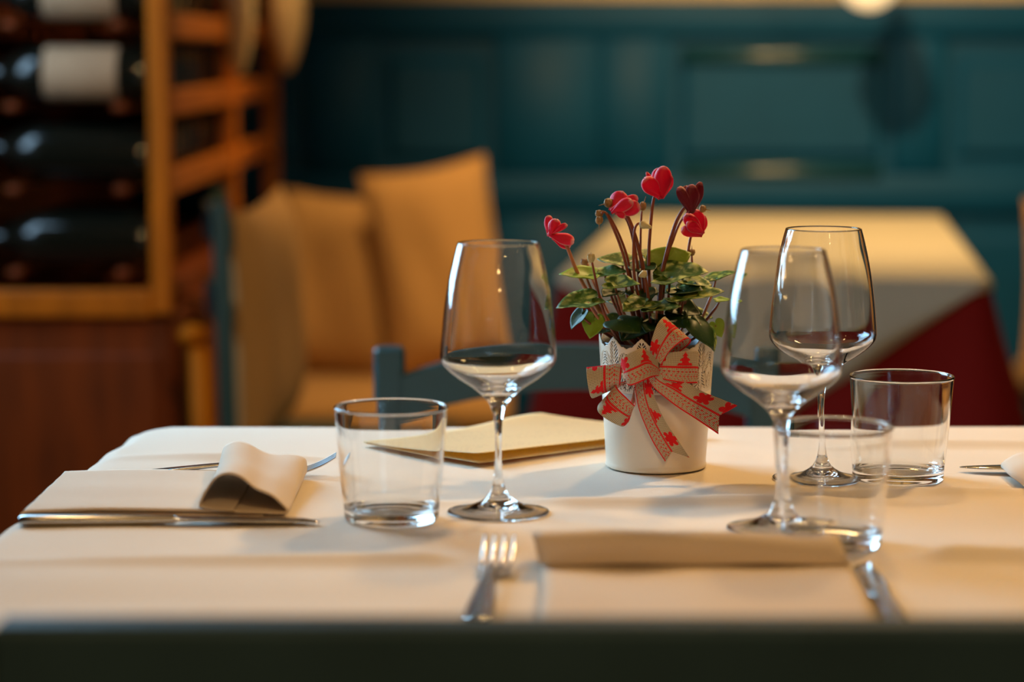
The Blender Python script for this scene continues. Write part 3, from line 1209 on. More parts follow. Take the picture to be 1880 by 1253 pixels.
bud(1117, 373, .008, .0042, .0042, M['seed'], 'seed_head', (-1, -.25))
bud(1100, 393, .011, .0036, .0036, M['seed'], 'seed_head', (-.3, -.6))
bud(1100, 405, .018, .0034, .0037, M['seed'], 'seed_head', (0, -1))
bud(1180, 379, -.004, .0031, .0042, M['seed'], 'seed_head', (.3, 1))
bud(1290, 384, .004, .0031, .0034, M['seed'], 'seed_head', (1, -.2))
bud(1270, 464, -.012, .0030, .0032, M['seed'], 'seed_head', (0, 1))
bud(1085, 474, .026, .0035, .0044, M['bud'], 'bud', (0, .6))
bud(1073, 482, -.03, .0034, .0036, M['seed'], 'seed_head', (-.4, .5))
# the two hooded cream buds are pointed
for (a, b_, d) in (((1174, 411), (1196, 418), .022), ((1186, 502), (1173, 507), .036)):
    p0, p1 = PL(*a, d), PL(*b_, d + .004)
    MB().tube([p0 + (p1 - p0) * t for t in (0, .12, .35, .6, .85, 1)], [.0010, .0032, .0036, .0026, .0018, .0009], 10).build('bud', M['bud'], plant)


# ---- petals
def petal(parent, base, tip, wpx, m, d0, d1, face=(0, -1, 0.15), curl=0.25, cup=0.35, bend=0.0):
    b = PL(base[0], base[1], d0)
    t = PL(tip[0], tip[1], d1)
    ax = t - b
    L = ax.length
    ax.normalize()
    n = Vector(face)
    n = (n - ax * n.dot(ax)).normalized()
    sd = ax.cross(n)
    W = wpx / 2 / 2040.0
    P, uv = [], []
    nu, nv = 14, 10
    for i in range(nu + 1):
        u = math.sin(math.pi / 2 * i / nu)
        hw = W * (0.30 + 0.70 * sm(0, .62, u)) * math.sqrt(max(0.0, 1 - max(0, (u - .55) / .45) ** 2.4)) + 0.0002
        row = []
        for j in range(nv + 1):
            v = -1 + 2 * j / nv
            off = n * (-cup * W * (v * v) * sm(0, .5, u) + curl * L * .35 * math.sin(math.pi * u) + 0.0006 * math.sin(5 * v + 6 * u))
            row.append(b + ax * (L * u) + sd * (hw * v + bend * W * math.sin(math.pi * u)) + off)
            uv.append((u, v))
        P.append(row)
    q = MB().grid(P)
    q.uv = uv
    return q.build('petal', m, parent, solid=0.0004)


def flower(nosepx, d, petals, m, label=None):
    c = PL(nosepx[0], nosepx[1], d)
    f = MB().ball(c, .0036, .0036, .003).build('flower', m, plant)
    f.data.uv_layers.new(name='UVMap')
    if label:
        f['label'] = label
    for p in petals:
        base, tip, wd, dd0, dd1 = p[:5]
        kw = p[5] if len(p) > 5 else {}
        petal(f, base, tip, wd, m, d + dd0, d + dd1, **kw)
    return f


flower((1211, 360), .002, [
    ((1213, 364), (1184, 329), 30, .004, .010, dict(face=(-.4, -1, .5), curl=.22, cup=.5)),
    ((1211, 362), (1187, 316), 9, .0, -.004, dict(curl=.1)),
    ((1212, 362), (1208, 309), 30, -.002, -.002, dict(face=(-.3, -1, .1), curl=.1)),
    ((1214, 365), (1222, 306), 33, .004, .004, dict(face=(.25, -1, .1), curl=.18, cup=.6)),
    ((1217, 363), (1233, 322), 26, .0, .001, dict(face=(.8, -1, .1), curl=.12))], M['petal'], 'bright red upright flower')
flower((1127, 384), .012, [
    ((1122, 388), (1143, 351), 34, -.001, -.006, dict(face=(-.4, -1, .3), curl=.2)),
    ((1126, 388), (1170, 360), 22, -.002, -.004, dict(face=(0, -1, .6), curl=.2)),
    ((1128, 390), (1174, 376), 30, .002, .004, dict(face=(.2, -1, .4), curl=.2, cup=.5)),
    ((1122, 390), (1158, 367), 26, .006, .012, dict(face=(0, -1, .7), curl=.3, cup=.6)),
    ((1128, 386), (1148, 399), 12, .006, .012, dict(face=(0, -1, -.4), curl=.3))], M['petalpink'], 'rose red nodding flower')
flower((1268, 385), .016, [
    ((1268, 391), (1244, 346), 22, .003, .006, dict(face=(-.6, -1, 0), curl=.22, cup=.7)),
    ((1267, 391), (1258, 342), 30, -.003, -.003, dict(face=(-.2, -1, 0), curl=.1)),
    ((1269, 392), (1272, 340), 28, .003, .005, dict(face=(.2, -1, 0), curl=.2, cup=.6)),
    ((1272, 390), (1288, 335), 23, -.001, -.002, dict(face=(.6, -1, 0), curl=.15))], M['petalshade'], 'red flower painted dark for shade')
flower((1284, 428), .002, [
    ((1290, 432), (1252, 424), 24, .003, .008, dict(face=(0, -1, -.5), curl=.2, cup=.5)),
    ((1290, 430), (1258, 396), 24, .003, .008, dict(face=(-.3, -1, .2), curl=.2, cup=.5)),
    ((1290, 430), (1276, 386), 28, .0, .002, dict(face=(.2, -1, .2), curl=.15)),
    ((1286, 434), (1294, 396), 20, -.002, -.004, dict(face=(.6, -1, .2), curl=.12)),
    ((1290, 428), (1262, 410), 20, .006, .012, dict(face=(0, -1, .3), curl=.2))], M['petal'], 'deep pink lower flower')
flower((1012, 430), .008, [
    ((1008, 434), (1006, 396), 18, .0, -.002, dict(face=(-.5, -1, .1), curl=.15)),
    ((1010, 434), (1022, 404), 22, .003, .006, dict(face=(0, -1, .1), curl=.25, cup=.6)),
    ((1012, 430), (1040, 412), 12, .003, .010, dict(face=(0, -1, .5), curl=.3)),
    ((1010, 432), (1053, 441), 26, .003, .010, dict(face=(0, -1, .7), curl=.25, cup=.5)),
    ((1014, 436), (1048, 452), 20, -.002, -.001, dict(face=(.1, -1, .2), curl=.1))], M['petalpink'], 'pink flower leaning left over the rim')

# ---- leaves
HEART = [(0, 1.08), (8, .97), (20, .85), (40, .74), (65, .70), (95, .70), (120, .68), (145, .60), (165, .42), (180, .16)]


def heart(deg):
    a = abs(deg)
    for (a0, r0), (a1, r1) in zip(HEART, HEART[1:]):
        if a <= a1:
            t = (a - a0) / (a1 - a0)
            return r0 + (r1 - r0) * t
    return .16


def leaf(c, d, L, m, tipv, nrm, cup=0.12, wave=0.06, fold=0.15, seed=0, base=None, bd=0.0):
    """leaf whose blade centre sits at pixel c; L = length in px; tipv / nrm are world directions"""
    cpt = PL(c[0], c[1], d)
    ax = Vector(tipv).normalized()
    n = Vector((nrm[0], nrm[1] * (.62 if nrm[2] > .75 else 1), nrm[2]))
    n = (n - ax * n.dot(ax)).normalized()
    sd = n.cross(ax)
    S = L / 2040.0 / 1.42
    o0 = cpt - ax * S * 0.25
    P, uv = [], []
    nr, nth = 8, 36
    for i in range(nr + 1):
        rr = i / nr
        row = []
        for k in range(nth):
            deg = -180 + 360 * k / nth
            a = math.radians(deg)
            q = heart(deg) * S * rr + 0.0001
            x, y = q * math.cos(a), q * math.sin(a)
            lx, ly = x / S, y / S
            h = S * (cup * rr * rr - fold * (abs(ly)) * -1 * .6 + wave * .5 * rr ** 3 * math.sin(5 * a + seed) + .015 * math.sin(5 * lx + 7 * ly + seed) - .10 * lx * lx * (lx > 0))
            row.append(o0 + ax * x + sd * y + n * h)
            uv.append((lx + seed * 3.7, ly))
        P.append(row)
    q = MB().grid(P, True)
    q.uv = uv
    lo = q.build('leaf', m, plant, solid=0.0005)
    # petiole down to the soil
    b0 = o0
    if base is None:
        base = (1204 + (c[0] - 1204) * .35, 640)
    b1 = PL(base[0], base[1], bd)
    mid = b0.lerp(b1, .5) + Vector((0, 0, .004)) + Vector(((b0.x - b1.x) * .18, 0, 0))
    pts = cat([tuple(b0), tuple(b0.lerp(mid, .5) + Vector((0, 0, -.001))), tuple(mid), tuple(b1)], 5)
    MB().tube(pts, [.0010 + .0005 * i / (len(pts) - 1) for i in range(len(pts))], 8).build('petiole', SK if seed % 2 else SD, lo)
    return lo


LP, LD, LL, LN = M['leafpale'], M['leafdark'], M['leaflight'], M['leaf']
leaf((1064, 507), .010, 66, LL, (-1, -.1, .05), (0.1, -.45, 1), seed=1)
leaf((1120, 504), -.004, 60, LP, (.8, -.3, .1), (0, -.45, 1), seed=2)
leaf((1140, 527), .030, 62, LN, (1, -.25, .05), (.1, -.55, 1), cup=.2, seed=3)
leaf((1122, 540), .024, 44, LD, (-.6, -.7, -.1), (0, -.6, 1), seed=4)
leaf((1066, 558), .028, 80, LP, (-1, -.25, -.12), (-.1, -.55, 1), seed=5)
leaf((1063, 586), .020, 42, LD, (-.6, -.3, -.75), (-.7, -.5, .6), seed=6)
leaf((1089, 597), .014, 44, LL, (-.25, -.1, -1), (-.3, -1, .2), seed=7)
leaf((1148, 591), .044, 70, LD, (.5, -.7, -.15), (0, -.75, 1), cup=-.15, seed=8)
leaf((1131, 481), -.018, 62, LP, (-1, .2, .1), (0, -.55, 1), seed=9)
leaf((1172, 564), .046, 66, LP, (-.7, -.6, -.1), (0, -.55, 1), wave=.1, seed=10)
leaf((1229, 484), .004, 76, LL, (1, .0, .52), (-.3, -1, .55), cup=.1, fold=.05, seed=11)
leaf((1246, 508), .026, 94, LP, (1, -.25, .22), (-.15, -.6, 1), wave=.09, seed=12)
leaf((1275, 521), .010, 58, LP, (.9, -.4, -.1), (.2, -.6, 1), seed=13)
leaf((1273, 546), .032, 98, LP, (1, -.2, .15), (.1, -.40, 1), wave=.08, seed=14)
leaf((1262, 535), .020, 60, LD, (.6, -.5, .05), (0, -.7, 1), seed=15)
leaf((1292, 603), .036, 70, LD, (.6, -.35, -.65), (.45, -.75, .8), cup=-.2, seed=16)
leaf((1306, 618), .030, 46, LP, (.5, -.2, -.9), (.8, -.7, .3), cup=-.2, seed=17)
leaf((1317, 603), .010, 32, LL, (.4, 0, -.8), (.3, -1, .1), seed=18)
leaf((1323, 510), -.004, 54, LN, (1, .1, .35), (-.2, -.25, 1), seed=19, base=(1282, 600))
leaf((1326, 553), .0, 30, LL, (1, 0, .1), (0, -.3, 1), seed=20, base=(1280, 610))
leaf((1216, 568), .050, 66, LP, (.85, -.5, .1), (0, -.45, 1), wave=.1, seed=21)
leaf((1175, 492), .004, 54, LD, (-.3, .6, .2), (0, -.6, 1), seed=22)
leaf((1195, 470), -.026, 50, LP, (.7, .5, .1), (0, -.5, 1), seed=23)
leaf((1180, 545), .020, 60, LD, (.2, -.9, -.2), (0, -.8, 1), seed=24)
leaf((1234, 590), .030, 70, LD, (.5, -.8, -.2), (.1, -.8, 1), seed=25)
leaf((1200, 600), .034, 60, LD, (-.4, -.8, -.2), (0, -.8, 1), seed=26)
leaf((1255, 570), .012, 62, LD, (.8, -.3, -.2), (0, -.8, 1), seed=27)
leaf((1160, 612), .030, 58, LD, (-.5, -.6, -.3), (-.1, -.9, .8), seed=28)
leaf((1120, 600), .006, 56, LD, (-.8, -.2, -.3), (-.2, -.8, .8), seed=29)
leaf((1215, 540), -.006, 70, LD, (.3, -.6, .1), (0, -.7, 1), seed=30)
leaf((1275, 580), -.010, 60, LN, (.9, .1, -.1), (0, -.7, .9), seed=31)
leaf((1150, 560), -.010, 66, LD, (-.7, .1, .1), (0, -.7, 1), seed=32)

# ------------------------------------------------------------------ ribbon bow (part of the potted plant)
RW = 0.030


def motif(u, v):
    """printed red motifs (maple leaf / fir / bird) on the plain half"""
    per = 0.026
    k = math.floor(u / per)
    cu = (u - (k + .5) * per)
    cv = (v - 0.77) * RW
    a = math.atan2(cv, cu) + 0.5 * math.sin(k * 2.3)
    r = math.hypot(cu, cv)
    if k % 3 == 1:  # fir
        t = (cv + 0.0066) / 0.0132
        return 0 < t < 1 and abs(cu) < 0.0072 * (1 - t) * (0.65 + 0.5 * ((t * 3) % 1 < .55))
    lobes = 5 if k % 2 else 6
    return r < 0.0085 * (0.52 + 0.48 * abs(math.cos(a * lobes / 2)) ** 0.9)


def printed(u, v):
    if v < 0.045 or 0.47 < v < 0.53:
        return 1.0
    if 0.075 < v < 0.44:
        x, y = u / 0.0042, (v * RW) / 0.0042
        iy = math.floor(y)
        fx, fy = (x + .5 * (iy % 2)) % 1 - .5, y % 1 - .5
        r = math.hypot(fx, fy)
        a = math.atan2(fy, fx)
        if r < 0.20 + 0.10 * math.cos(4 * a):
            return 1.0
        x2, y2 = (u + 0.0021) / 0.0021, (v * RW + .001) / 0.0021
        if math.hypot(x2 % 1 - .5, y2 % 1 - .5) < 0.26 and (math.floor(x2) + math.floor(y2)) % 2:
            return 1.0
        return 0.0
    if v > 0.55 and motif(u, v):
        return 1.0
    return 0.0


bow = MB().ball(PL(1196, 668, .064), .008, .006, .010).build('ribbon_bow', M['ribbon'], plant)
bow['label'] = 'natural burlap bow printed with red folk motifs'


def ribbon(name, rows, u0=0.0, flip=False, notch=0.0, n=10):
    """rows: ((pxA,pyA),(pxB,pyB),d[,dB]) ; A = v0 edge with the dotted band"""
    ctl = []
    for r_ in rows:
        (ax, ay), (bx, by), da = r_[:3]
        db = r_[3] if len(r_) > 3 else da
        a, b = PL(ax, ay, da), PL(bx, by, db)
        ctl.append((*a, *b))
    pts = cat(ctl, n)
    # resample to about 0.5 mm
    ln = [0.0]
    for p, q in zip(pts, pts[1:]):
        m0 = (Vector(p[:3]) + Vector(p[3:])) / 2
        m1 = (Vector(q[:3]) + Vector(q[3:])) / 2
        ln.append(ln[-1] + (m1 - m0).length)
    T = ln[-1]
    nu = max(8, int(T / 0.0006))
    nv = 48
    P, uv, at = [], [], []
    k = 0
    for i in range(nu + 1):
        s_ = T * i / nu
        while k < len(ln) - 2 and ln[k + 1] < s_:
            k += 1
        t = (s_ - ln[k]) / max(1e-9, ln[k + 1] - ln[k])
        c = [pa + (pb_ - pa) * t for pa, pb_ in zip(pts[k], pts[k + 1])]
        A, B = Vector(c[:3]), Vector(c[3:])
        row = []
        for j in range(nv + 1):
            v = j / nv
            p = A.lerp(B, v)
            vv = 1 - v if flip else v
            row.append(p + Vector((0, -0.0012 * math.sin(math.pi * v), 0)))
            uv.append((u0 + s_, vv * RW))
            at.append(printed(u0 + s_, vv))
        P.append(row)
    if notch:
        # swallow-tail end: pull the middle of the last rows back
        cut = int(nu * 0.5)
        for j in range(nv + 1):
            v = j / nv
            back = notch * (1 - abs(2 * v - 1))
            src = [P[i][j].copy() for i in range(nu + 1)]
            for i in range(cut, nu + 1):
                f_ = i - (i - cut) / (nu - cut) * back / T * nu
                i0 = int(f_)
                t = f_ - i0
                P[i][j] = src[i0].lerp(src[min(nu, i0 + 1)], t)
                at[i * (nv + 1) + j] = printed(u0 + T * f_ / nu, (1 - v if flip else v))
                uv[i * (nv + 1) + j] = (u0 + T * f_ / nu, (1 - v if flip else v) * RW)
    m = MB().grid(P)
    m.uv, m.attr = uv, at
    return m.build(name, M['ribbon'], bow, solid=0.0004)


# tails
ribbon('tail', [((1166, 700), (1196, 690), .062), ((1166, 714), (1198, 716), .064), ((1172, 748), (1207, 744), .062), ((1182, 776), (1222, 775), .058), ((1199, 813), (1242, 805), .055), ((1221, 848), (1266, 841), .054)], 0.004, notch=.009)
ribbon('tail', [((1186, 690), (1206, 682), .066), ((1199, 711), (1220, 688), .066), ((1219, 729), (1258, 702), .064), ((1245, 749), (1294, 721), .062), ((1282, 773), (1324, 733), .066), ((1319, 798), (1354, 745), .072)], 0.016, notch=.009)
# right loop
ribbon('loop', [((1200, 692), (1206, 654), .062), ((1226, 699), (1222, 648), .068), ((1256, 704), (1256, 645), .064), ((1275, 704), (1278, 645), .055), ((1280, 704), (1283, 648), .048), ((1272, 702), (1272, 652), .046)], 0.010)
# top loop
ribbon('loop', [((1214, 670), (1193, 652), .068), ((1230, 645), (1195, 630), .074), ((1250, 628), (1205, 599), .078), ((1262, 622), (1214, 586), .074), ((1268, 624), (1221, 582), .066), ((1266, 632), (1224, 590), .056), ((1250, 645), (1216, 614), .052), ((1224, 664), (1204, 648), .056)], 0.002)
# left loop
ribbon('loop', [((1150, 684), (1096, 690), .054), ((1146, 672), (1082, 682), .057), ((1144, 667), (1077, 675), .064), ((1142, 676), (1077, 690), .070), ((1140, 692), (1080, 712), .072), ((1139, 704), (1084, 728), .066), ((1140, 708), (1090, 731), .058), ((1150, 704), (1105, 722), .054)], 0.0)
# lower left loop
ribbon('loop', [((1150, 700), (1118, 726), .060), ((1132, 706), (1100, 742), .066), ((1136, 716), (1098, 756), .074), ((1150, 730), (1112, 769), .077), ((1162, 742), (1134, 781), .074), ((1166, 744), (1145, 783), .066), ((1166, 735), (1156, 770), .058), ((1164, 712), (1158, 740), .056)], 0.013)
# centre loop, in front
ribbon('loop', [((1210, 690), (1208, 664), .070), ((1197, 693), (1182, 640), .082), ((1178, 701), (1163, 646), .090), ((1160, 708), (1147, 654), .089), ((1152, 706), (1140, 662), .082), ((1156, 704), (1142, 668), .074), ((1180, 694), (1172, 660), .068), ((1196, 690), (1192, 654), .066)], 0.021)


# ------------------------------------------------------------------ chairs
def make_chair(name, label, W=0.43, H=0.80, seat=0.45, m='teal', loc=(0, 0, 0), rz=0, arch=0.022):
    """chair facing -Y, back at y=0"""
    t = thing(name, label, 'chair', loc, rz)
    mm = M[m]
    for s_ in (-1, 1):
        MB().obox((s_ * W / 2, -0.02, 0), (s_ * W / 2, 0.0, H), .036, .030, .004, up=(0, 1, 0)).build('back_post', mm, t, False)
        MB().obox((s_ * (W / 2 - .01), -0.40, 0), (s_ * (W / 2 - .01), -0.40, seat - .02), .034, .034, .004, up=(0, 1, 0)).build('leg', mm, t, False)
    for k, (zc, hh) in enumerate(((H - 0.056, 0.050), (H - 0.19, 0.045))):
        P = []
        for i in range(17):
            x = -W / 2 + .015 + (W - .03) * i / 16
            e = 1 - (2 * i / 16 - 1) ** 2
            yb = -0.012 + 0.030 * e
            dz = arch * e
            P.append([Vector((x, yb - .010, zc - hh / 2 + dz * .9)), Vector((x, yb - .010, zc + hh / 2 + dz - .003)), Vector((x, yb - .007, zc + hh / 2 + dz)),
                      Vector((x, yb + .008, zc + hh / 2 + dz)), Vector((x, yb + .011, zc + hh / 2 + dz - .003)), Vector((x, yb + .011, zc - hh / 2 + dz * .9))])
        q = MB().grid(P, True)
        q.f.append((0, 1, 2, 3, 4, 5))
        q.f.append(tuple(16 * 6 + j for j in (5, 4, 3, 2, 1, 0)))
        q.build('back_rail', mm, t, True, sharp=35)
    MB().box(-W / 2 - .005, W / 2 + .005, -.43, -.02, seat - .03, seat, .006).build('seat', mm, t, False)
    for s_ in (-1, 1):
        MB().obox((s_ * (W / 2 - .01), -0.40, .2), (s_ * (W / 2 - .005), -0.02, .2), .02, .02, .003).build('stretcher', mm, t, False)
    return t


cp = atY(715, 637, 2.80)
cr = atY(1400, 637, 2.80)
cw = cr.x - cp.x
make_chair('dining_chair', 'teal painted chair tucked in behind the laid table, curved back rail showing', cw, cp.z, .45, 'teal', ((cp.x + cr.x) / 2, 2.80, 0), 0, .032)
# chair edge-on beside the wine rack
c2 = atY(397, 372, 3.97)
dirv = math.atan2(c2.y, c2.x)
ch = make_chair('dining_chair', 'dark teal chair seen edge-on beside the wine rack', .42, c2.z, .45, 'teal', (c2.x + .42 / 2 * math.cos(dirv), c2.y + .42 / 2 * math.sin(dirv), 0), dirv + math.pi, .02)
ch.rotation_euler = (0, 0, dirv)
ch.location.x += .006

# foreground bench, only its back rail shows
bz = atY(940, 1140, 1.30).z
bn = thing('bench', 'dark teal wooden bench back crossing the bottom of the picture', 'bench', (0.145, 1.30, 0))
MB().box(-.43, .43, -.016, .016, bz - .085, bz, .005).build('top_rail', M['tealdark'], bn, False)
MB().box(-.41, .41, -.010, .010, bz - .24, bz - .12, .004).build('back_rail', M['tealdark'], bn, False)
for x in (-.40, 0, .40):
    MB().box(x - .025, x + .025, -.014, .014, 0.0, bz - .08, .004).build('back_post', M['tealdark'], bn, False)
MB().box(-.43, .43, .0, .34, .42, .45, .006).build('seat', M['tealdark'], bn, False)
for x in (-.39, .39):
    MB().box(x - .022, x + .022, .28, .324, 0, .42, .004).build('leg', M['tealdark'], bn, False)

# ------------------------------------------------------------------ far table with two cloths
FR, FL = onT(1812, 512), onT(1040, 503)
FR = Vector((0.785, 3.99, 0))
ua = R(-7.0)
ux = Vector((math.cos(ua), math.sin(ua), 0))
uy = Vector((-math.sin(ua), math.cos(ua), 0))
FW, FD = 0.705, 1.58
FO = FR - ux * FW
fc = FO + ux * FW / 2 + uy * FD / 2


def FT(a, b, z):
    return FO + ux * a + uy * b + Vector((0, 0, z)) - Vector((fc.x, fc.y, 0))


ft = thing('dining_table', 'far dining table under red and cream cloths by the panelled wall', 'table', (fc.x, fc.y, 0))
tt = MB().box(.01, FW - .01, .01, FD - .01, .712, .738)
tt.v = [FT(p.x, p.y, p.z) for p in tt.v]
tt.build('table_top', M['darkwood'], ft, False)
for a in (.06, FW - .06):
    for b in (.06, FD - .06):
        lg = MB().box(a - .03, a + .03, b - .03, b + .03, 0, .713)
        lg.v = [FT(p.x, p.y, p.z) for p in lg.v]
        lg.build('leg', M['darkwood'], ft, False)


def drop_cloth(name, mm, z, drop, grow, flare, label, n=36):
    P = []
    ring = []
    for side in range(4):
        for i in range(n):
            t = i / n
            if side == 0:
                a, b = t, 0
            elif side == 1:
                a, b = 1, t
            elif side == 2:
                a, b = 1 - t, 1
            else:
                a, b = 0, 1 - t
            ring.append((a, b, side, t))
    rws = []
    for (f, g) in ((.97, 0), (1, .0), (1.0, .003), (1.0, .015), (1.0, .06), (1, .25), (1, .5), (1, .75), (1, 1.0)):
        rw = []
        for k, (a, b, sd, t) in enumerate(ring):
            ca, cb = .5 + (a - .5) * max(f, .02), .5 + (b - .5) * max(f, .02)
            dz = drop(a, b, sd, t) * (g if f >= 1 else 0)
            out = grow + (flare * dz) + (.014 * sm(.03, .2, dz) * math.sin(k * .55) if f >= 1 else 0)
            oa = {0: 0, 1: out, 2: 0, 3: -out}[sd]
            ob = {0: -out, 1: 0, 2: out, 3: 0}[sd]
            if t < .04:
                pv = (sd - 1) % 4
                oa += {0: 0, 1: out, 2: 0, 3: -out}[pv] * .8
                ob += {0: -out, 1: 0, 2: out, 3: 0}[pv] * .8
            rw.append(FT(ca * FW + (oa if f >= 1 else 0), cb * FD + (ob if f >= 1 else 0), z - dz))
        rws.append(rw)
    m = MB().grid(rws, True)
    nr_ = len(ring)
    m.v.append(FT(.5 * FW, .5 * FD, z))
    ci = len(m.v) - 1
    m.f += [(ci, (k + 1) % nr_, k) for k in range(nr_)]
    o_ = m.build(name, mm, origin=None, solid=0.0012)
    o_.location = (fc.x, fc.y, 0)
    return tag(o_, label, 'tablecloth')


drop_cloth('undercloth', M['red'], .7425, lambda a, b, s_, t: .36, .006, .22, 'dark red undercloth hanging to the sides of the far table')
drop_cloth('overcloth', M['farcloth'], .7465, lambda a, b, s_, t: (.008 + .235 * max(0, 1 - abs(2 * t - 1.0) * 1.0) ** 1.0) if s_ in (0, 2) else (.012 + .06 * max(0, 1 - abs(2 * t - 1)) if s_ == 1 else .02), .0095, .23, 'cream overcloth with a hanging point in front on the far table')

# ------------------------------------------------------------------ pendant lamp
bc = atY(1595, 18, PEND_Y)
pr_ = 0.066
pd = thing('pendant_lamp', 'glowing round pendant lamp dipping in at the top above the far table', 'lamp', (bc.x, bc.y, bc.z))
gl = [(0.0004 + pr_ * math.sin(math.pi * t), pr_ - pr_ * math.cos(math.pi * t)) for t in [i / 20 * .78 for i in range(21)]]
MB().lathe(gl, 40).build('globe', M['bulb'], pd)
zt_ = gl[-1][1]
MB().lathe([(0.074, .066), (0.076, .070), (0.070, .105), (0.050, .155), (0.028, .20), (0.018, .235), (.0004, .236)], 40).build('shade', M['black'], pd, solid=0.0015)
MB().tube([(0, 0, .23), (0, 0, .8), (0, 0, 2.7 - bc.z)], .003, 8).build('cord', M['black'], pd)

# ------------------------------------------------------------------ wine rack
RXP = -0.563
RY = [4.00, 4.97, 5.84]
rack = thing('wine_rack', 'orange wooden ladder wine rack full of lying bottles', 'wine rack', (-.72, 4.9, 0))
RO = Vector((-.72, 4.9, 0))


def rpart(nm, *b, m='wood'):
    return MB().box(*b, .004).shift(-RO).build(nm, M[m], rack, False)


for y in RY:
    rpart('post', RXP - .034, RXP, y - .020, y + .020, .69, 1.75)


def zf(py, Y=4.0):
    return atY(315, py, Y).z


rungs = [(zf(365), zf(315)), (zf(217), zf(167)), (zf(72), zf(22)), (zf(-75), zf(-125)), (zf(-220), zf(-270))]
for (z0, z1) in rungs:
    for (ya, yb) in ((RY[0], RY[1]), (RY[1], RY[2])):
        rpart('rung', RXP - .026, RXP - .004, ya + .02, yb - .02, z0, z1)
rpart('bottom_rail', RXP - .40, RXP - .034, RY[0] - .02, RY[0] + .01, zf(582), zf(532))
rpart('bottom_shelf', RXP - .36, RXP - .036, RY[0] + .012, RY[2] + .02, zf(582), zf(550), m='darkwood')
rpart('back_board', RXP - .40, RXP - .362, RY[0] + .02, RY[2] + .02, .69, 1.75, m='darkwood')
for (z0, z1) in rungs:
    rpart('back_cleat', RXP - .361, RXP - .33, RY[0] + .02, RY[2] - .02, z0, z1, m='darkwood')
rpart('top_board', RXP - .36, RXP, RY[0] - .02, RY[2] + .02, 1.75, 1.79)
cab = thing('cabinet', 'dark brown wooden cabinet under the wine rack', 'cabinet', (-.74, 4.9, 0))
cz = zf(584)
MB().box(-.20, .172, -.90, .94, .06, cz - .001, .004).build('body', M['darkwood'], cab, False)
MB().box(-.17, .15, -.912, -.899, .10, cz - .06, .004).build('end_panel', M['darkwood'], cab, False)
MB().box(-.19, .165, -.88, .92, 0, .061, .003).build('plinth', M['darkwood'], cab, False)
for y0 in (-.88, -.28, .32):
    d_ = MB().box(.171, .183, y0, y0 + .58, .10, cz - .03, .004).build('door', M['darkwood'], cab, False)
    MB().ball((.188, y0 + .52, .45), .008).build('knob', M['black'], d_)

# bottles (base towards the aisle, neck towards the wall)
BS = 1.18
bprof = [(0.0002, .004), (.028, .003), (.0355, 0), (.038, .004), (.0383, .02), (.0383, .185), (.036, .205), (.028, .225), (.019, .242), (.0152, .258), (.0146, .285)]
bneck = [(.0150, .283), (.0158, .286), (.0160, .318), (.0148, .322), (.0002, .3225)]


bprof = [(r_ * BS, z_) for r_, z_ in bprof]
bneck = [(r_ * BS, z_) for r_, z_ in bneck]


def make_bottle(lab):
    t = thing('wine_bottle', 'x', 'bottle')
    def lx(pr, nm, m):
        q = MB().lathe(pr, 32)
        q.v = [Vector((-p.z, p.x, p.y)) for p in q.v]
        q.f = [f[::1] for f in q.f]
        return q.build(nm, m, t)
    lx(bprof, 'body', M['bottle'])
    if lab:
        lx([(.0386 * BS, .050), (.0388 * BS, .051), (.0388 * BS, .172), (.0386 * BS, .173)], 'label', M['label'])
    lx(bneck, 'capsule', M['foil'])
    return t


masters = {}
tops = [z1 for (z0, z1) in rungs[:4]]
lowz = zf(545)
front_lab = ['unlabelled dark wine bottle lying just above the rack bottom rail', 'unlabelled dark wine bottle lying tilted below the pale-labelled one', 'dark wine bottle with a wide pale label in the middle of the rack', 'dark wine bottle cut by the top picture edge in the rack']
levels = [zf(440, 4.08), zf(288, 4.08), zf(136, 4.08), zf(-14, 4.08)]
for z in levels:
    for xr in (RXP - .09, RXP - .27):
        rpart('bottle_rail', xr - .012, xr + .012, RY[0] + .03, RY[2] - .03, z - .0383 * BS - .016, z - .0383 * BS - .001, m='darkwood')
for li, z in enumerate(levels[:4]):
    for bay in range(2):
        for k in range((8 if li else 3) if bay == 0 else (5 if li in (1, 2) else 0)):
            y = RY[bay] + .084 + .104 * k
            fr = bay == 0 and k == 0
            lab = front_lab[li] if fr else 'dark wine bottle deep inside the rack, mostly hidden'
            has = (li >= 2) if fr else False
            loc = (RXP - .045, y, z)
            if has not in masters:
                b_ = masters[has] = make_bottle(has)
                b_.location = loc
                tag(b_, lab, 'bottle', 'bottles in the wine rack')
            else:
                b_ = dup(masters[has], loc, 0, lab)
            b_.rotation_euler = (0, R(3.0 if li == 1 else .4), R(random.uniform(-1.0, 1.0)))

# wood post with a knob in front of the cabinet
wp = atY(352, 603, 3.86)
ps = thing('newel_post', 'honey coloured wooden post with a round knob before the cabinet', 'post', (wp.x + .012, 3.86, 0))
MB().tube([(.012, 0, 0), (.008, 0, wp.z * .5), (0, 0, wp.z - .03)], [.021, .020, .017], 16).build('shaft', M['wood2'], ps)
MB().ball((-.010, 0, wp.z - .012), .024, .024, .020).build('knob', M['wood2'], ps)

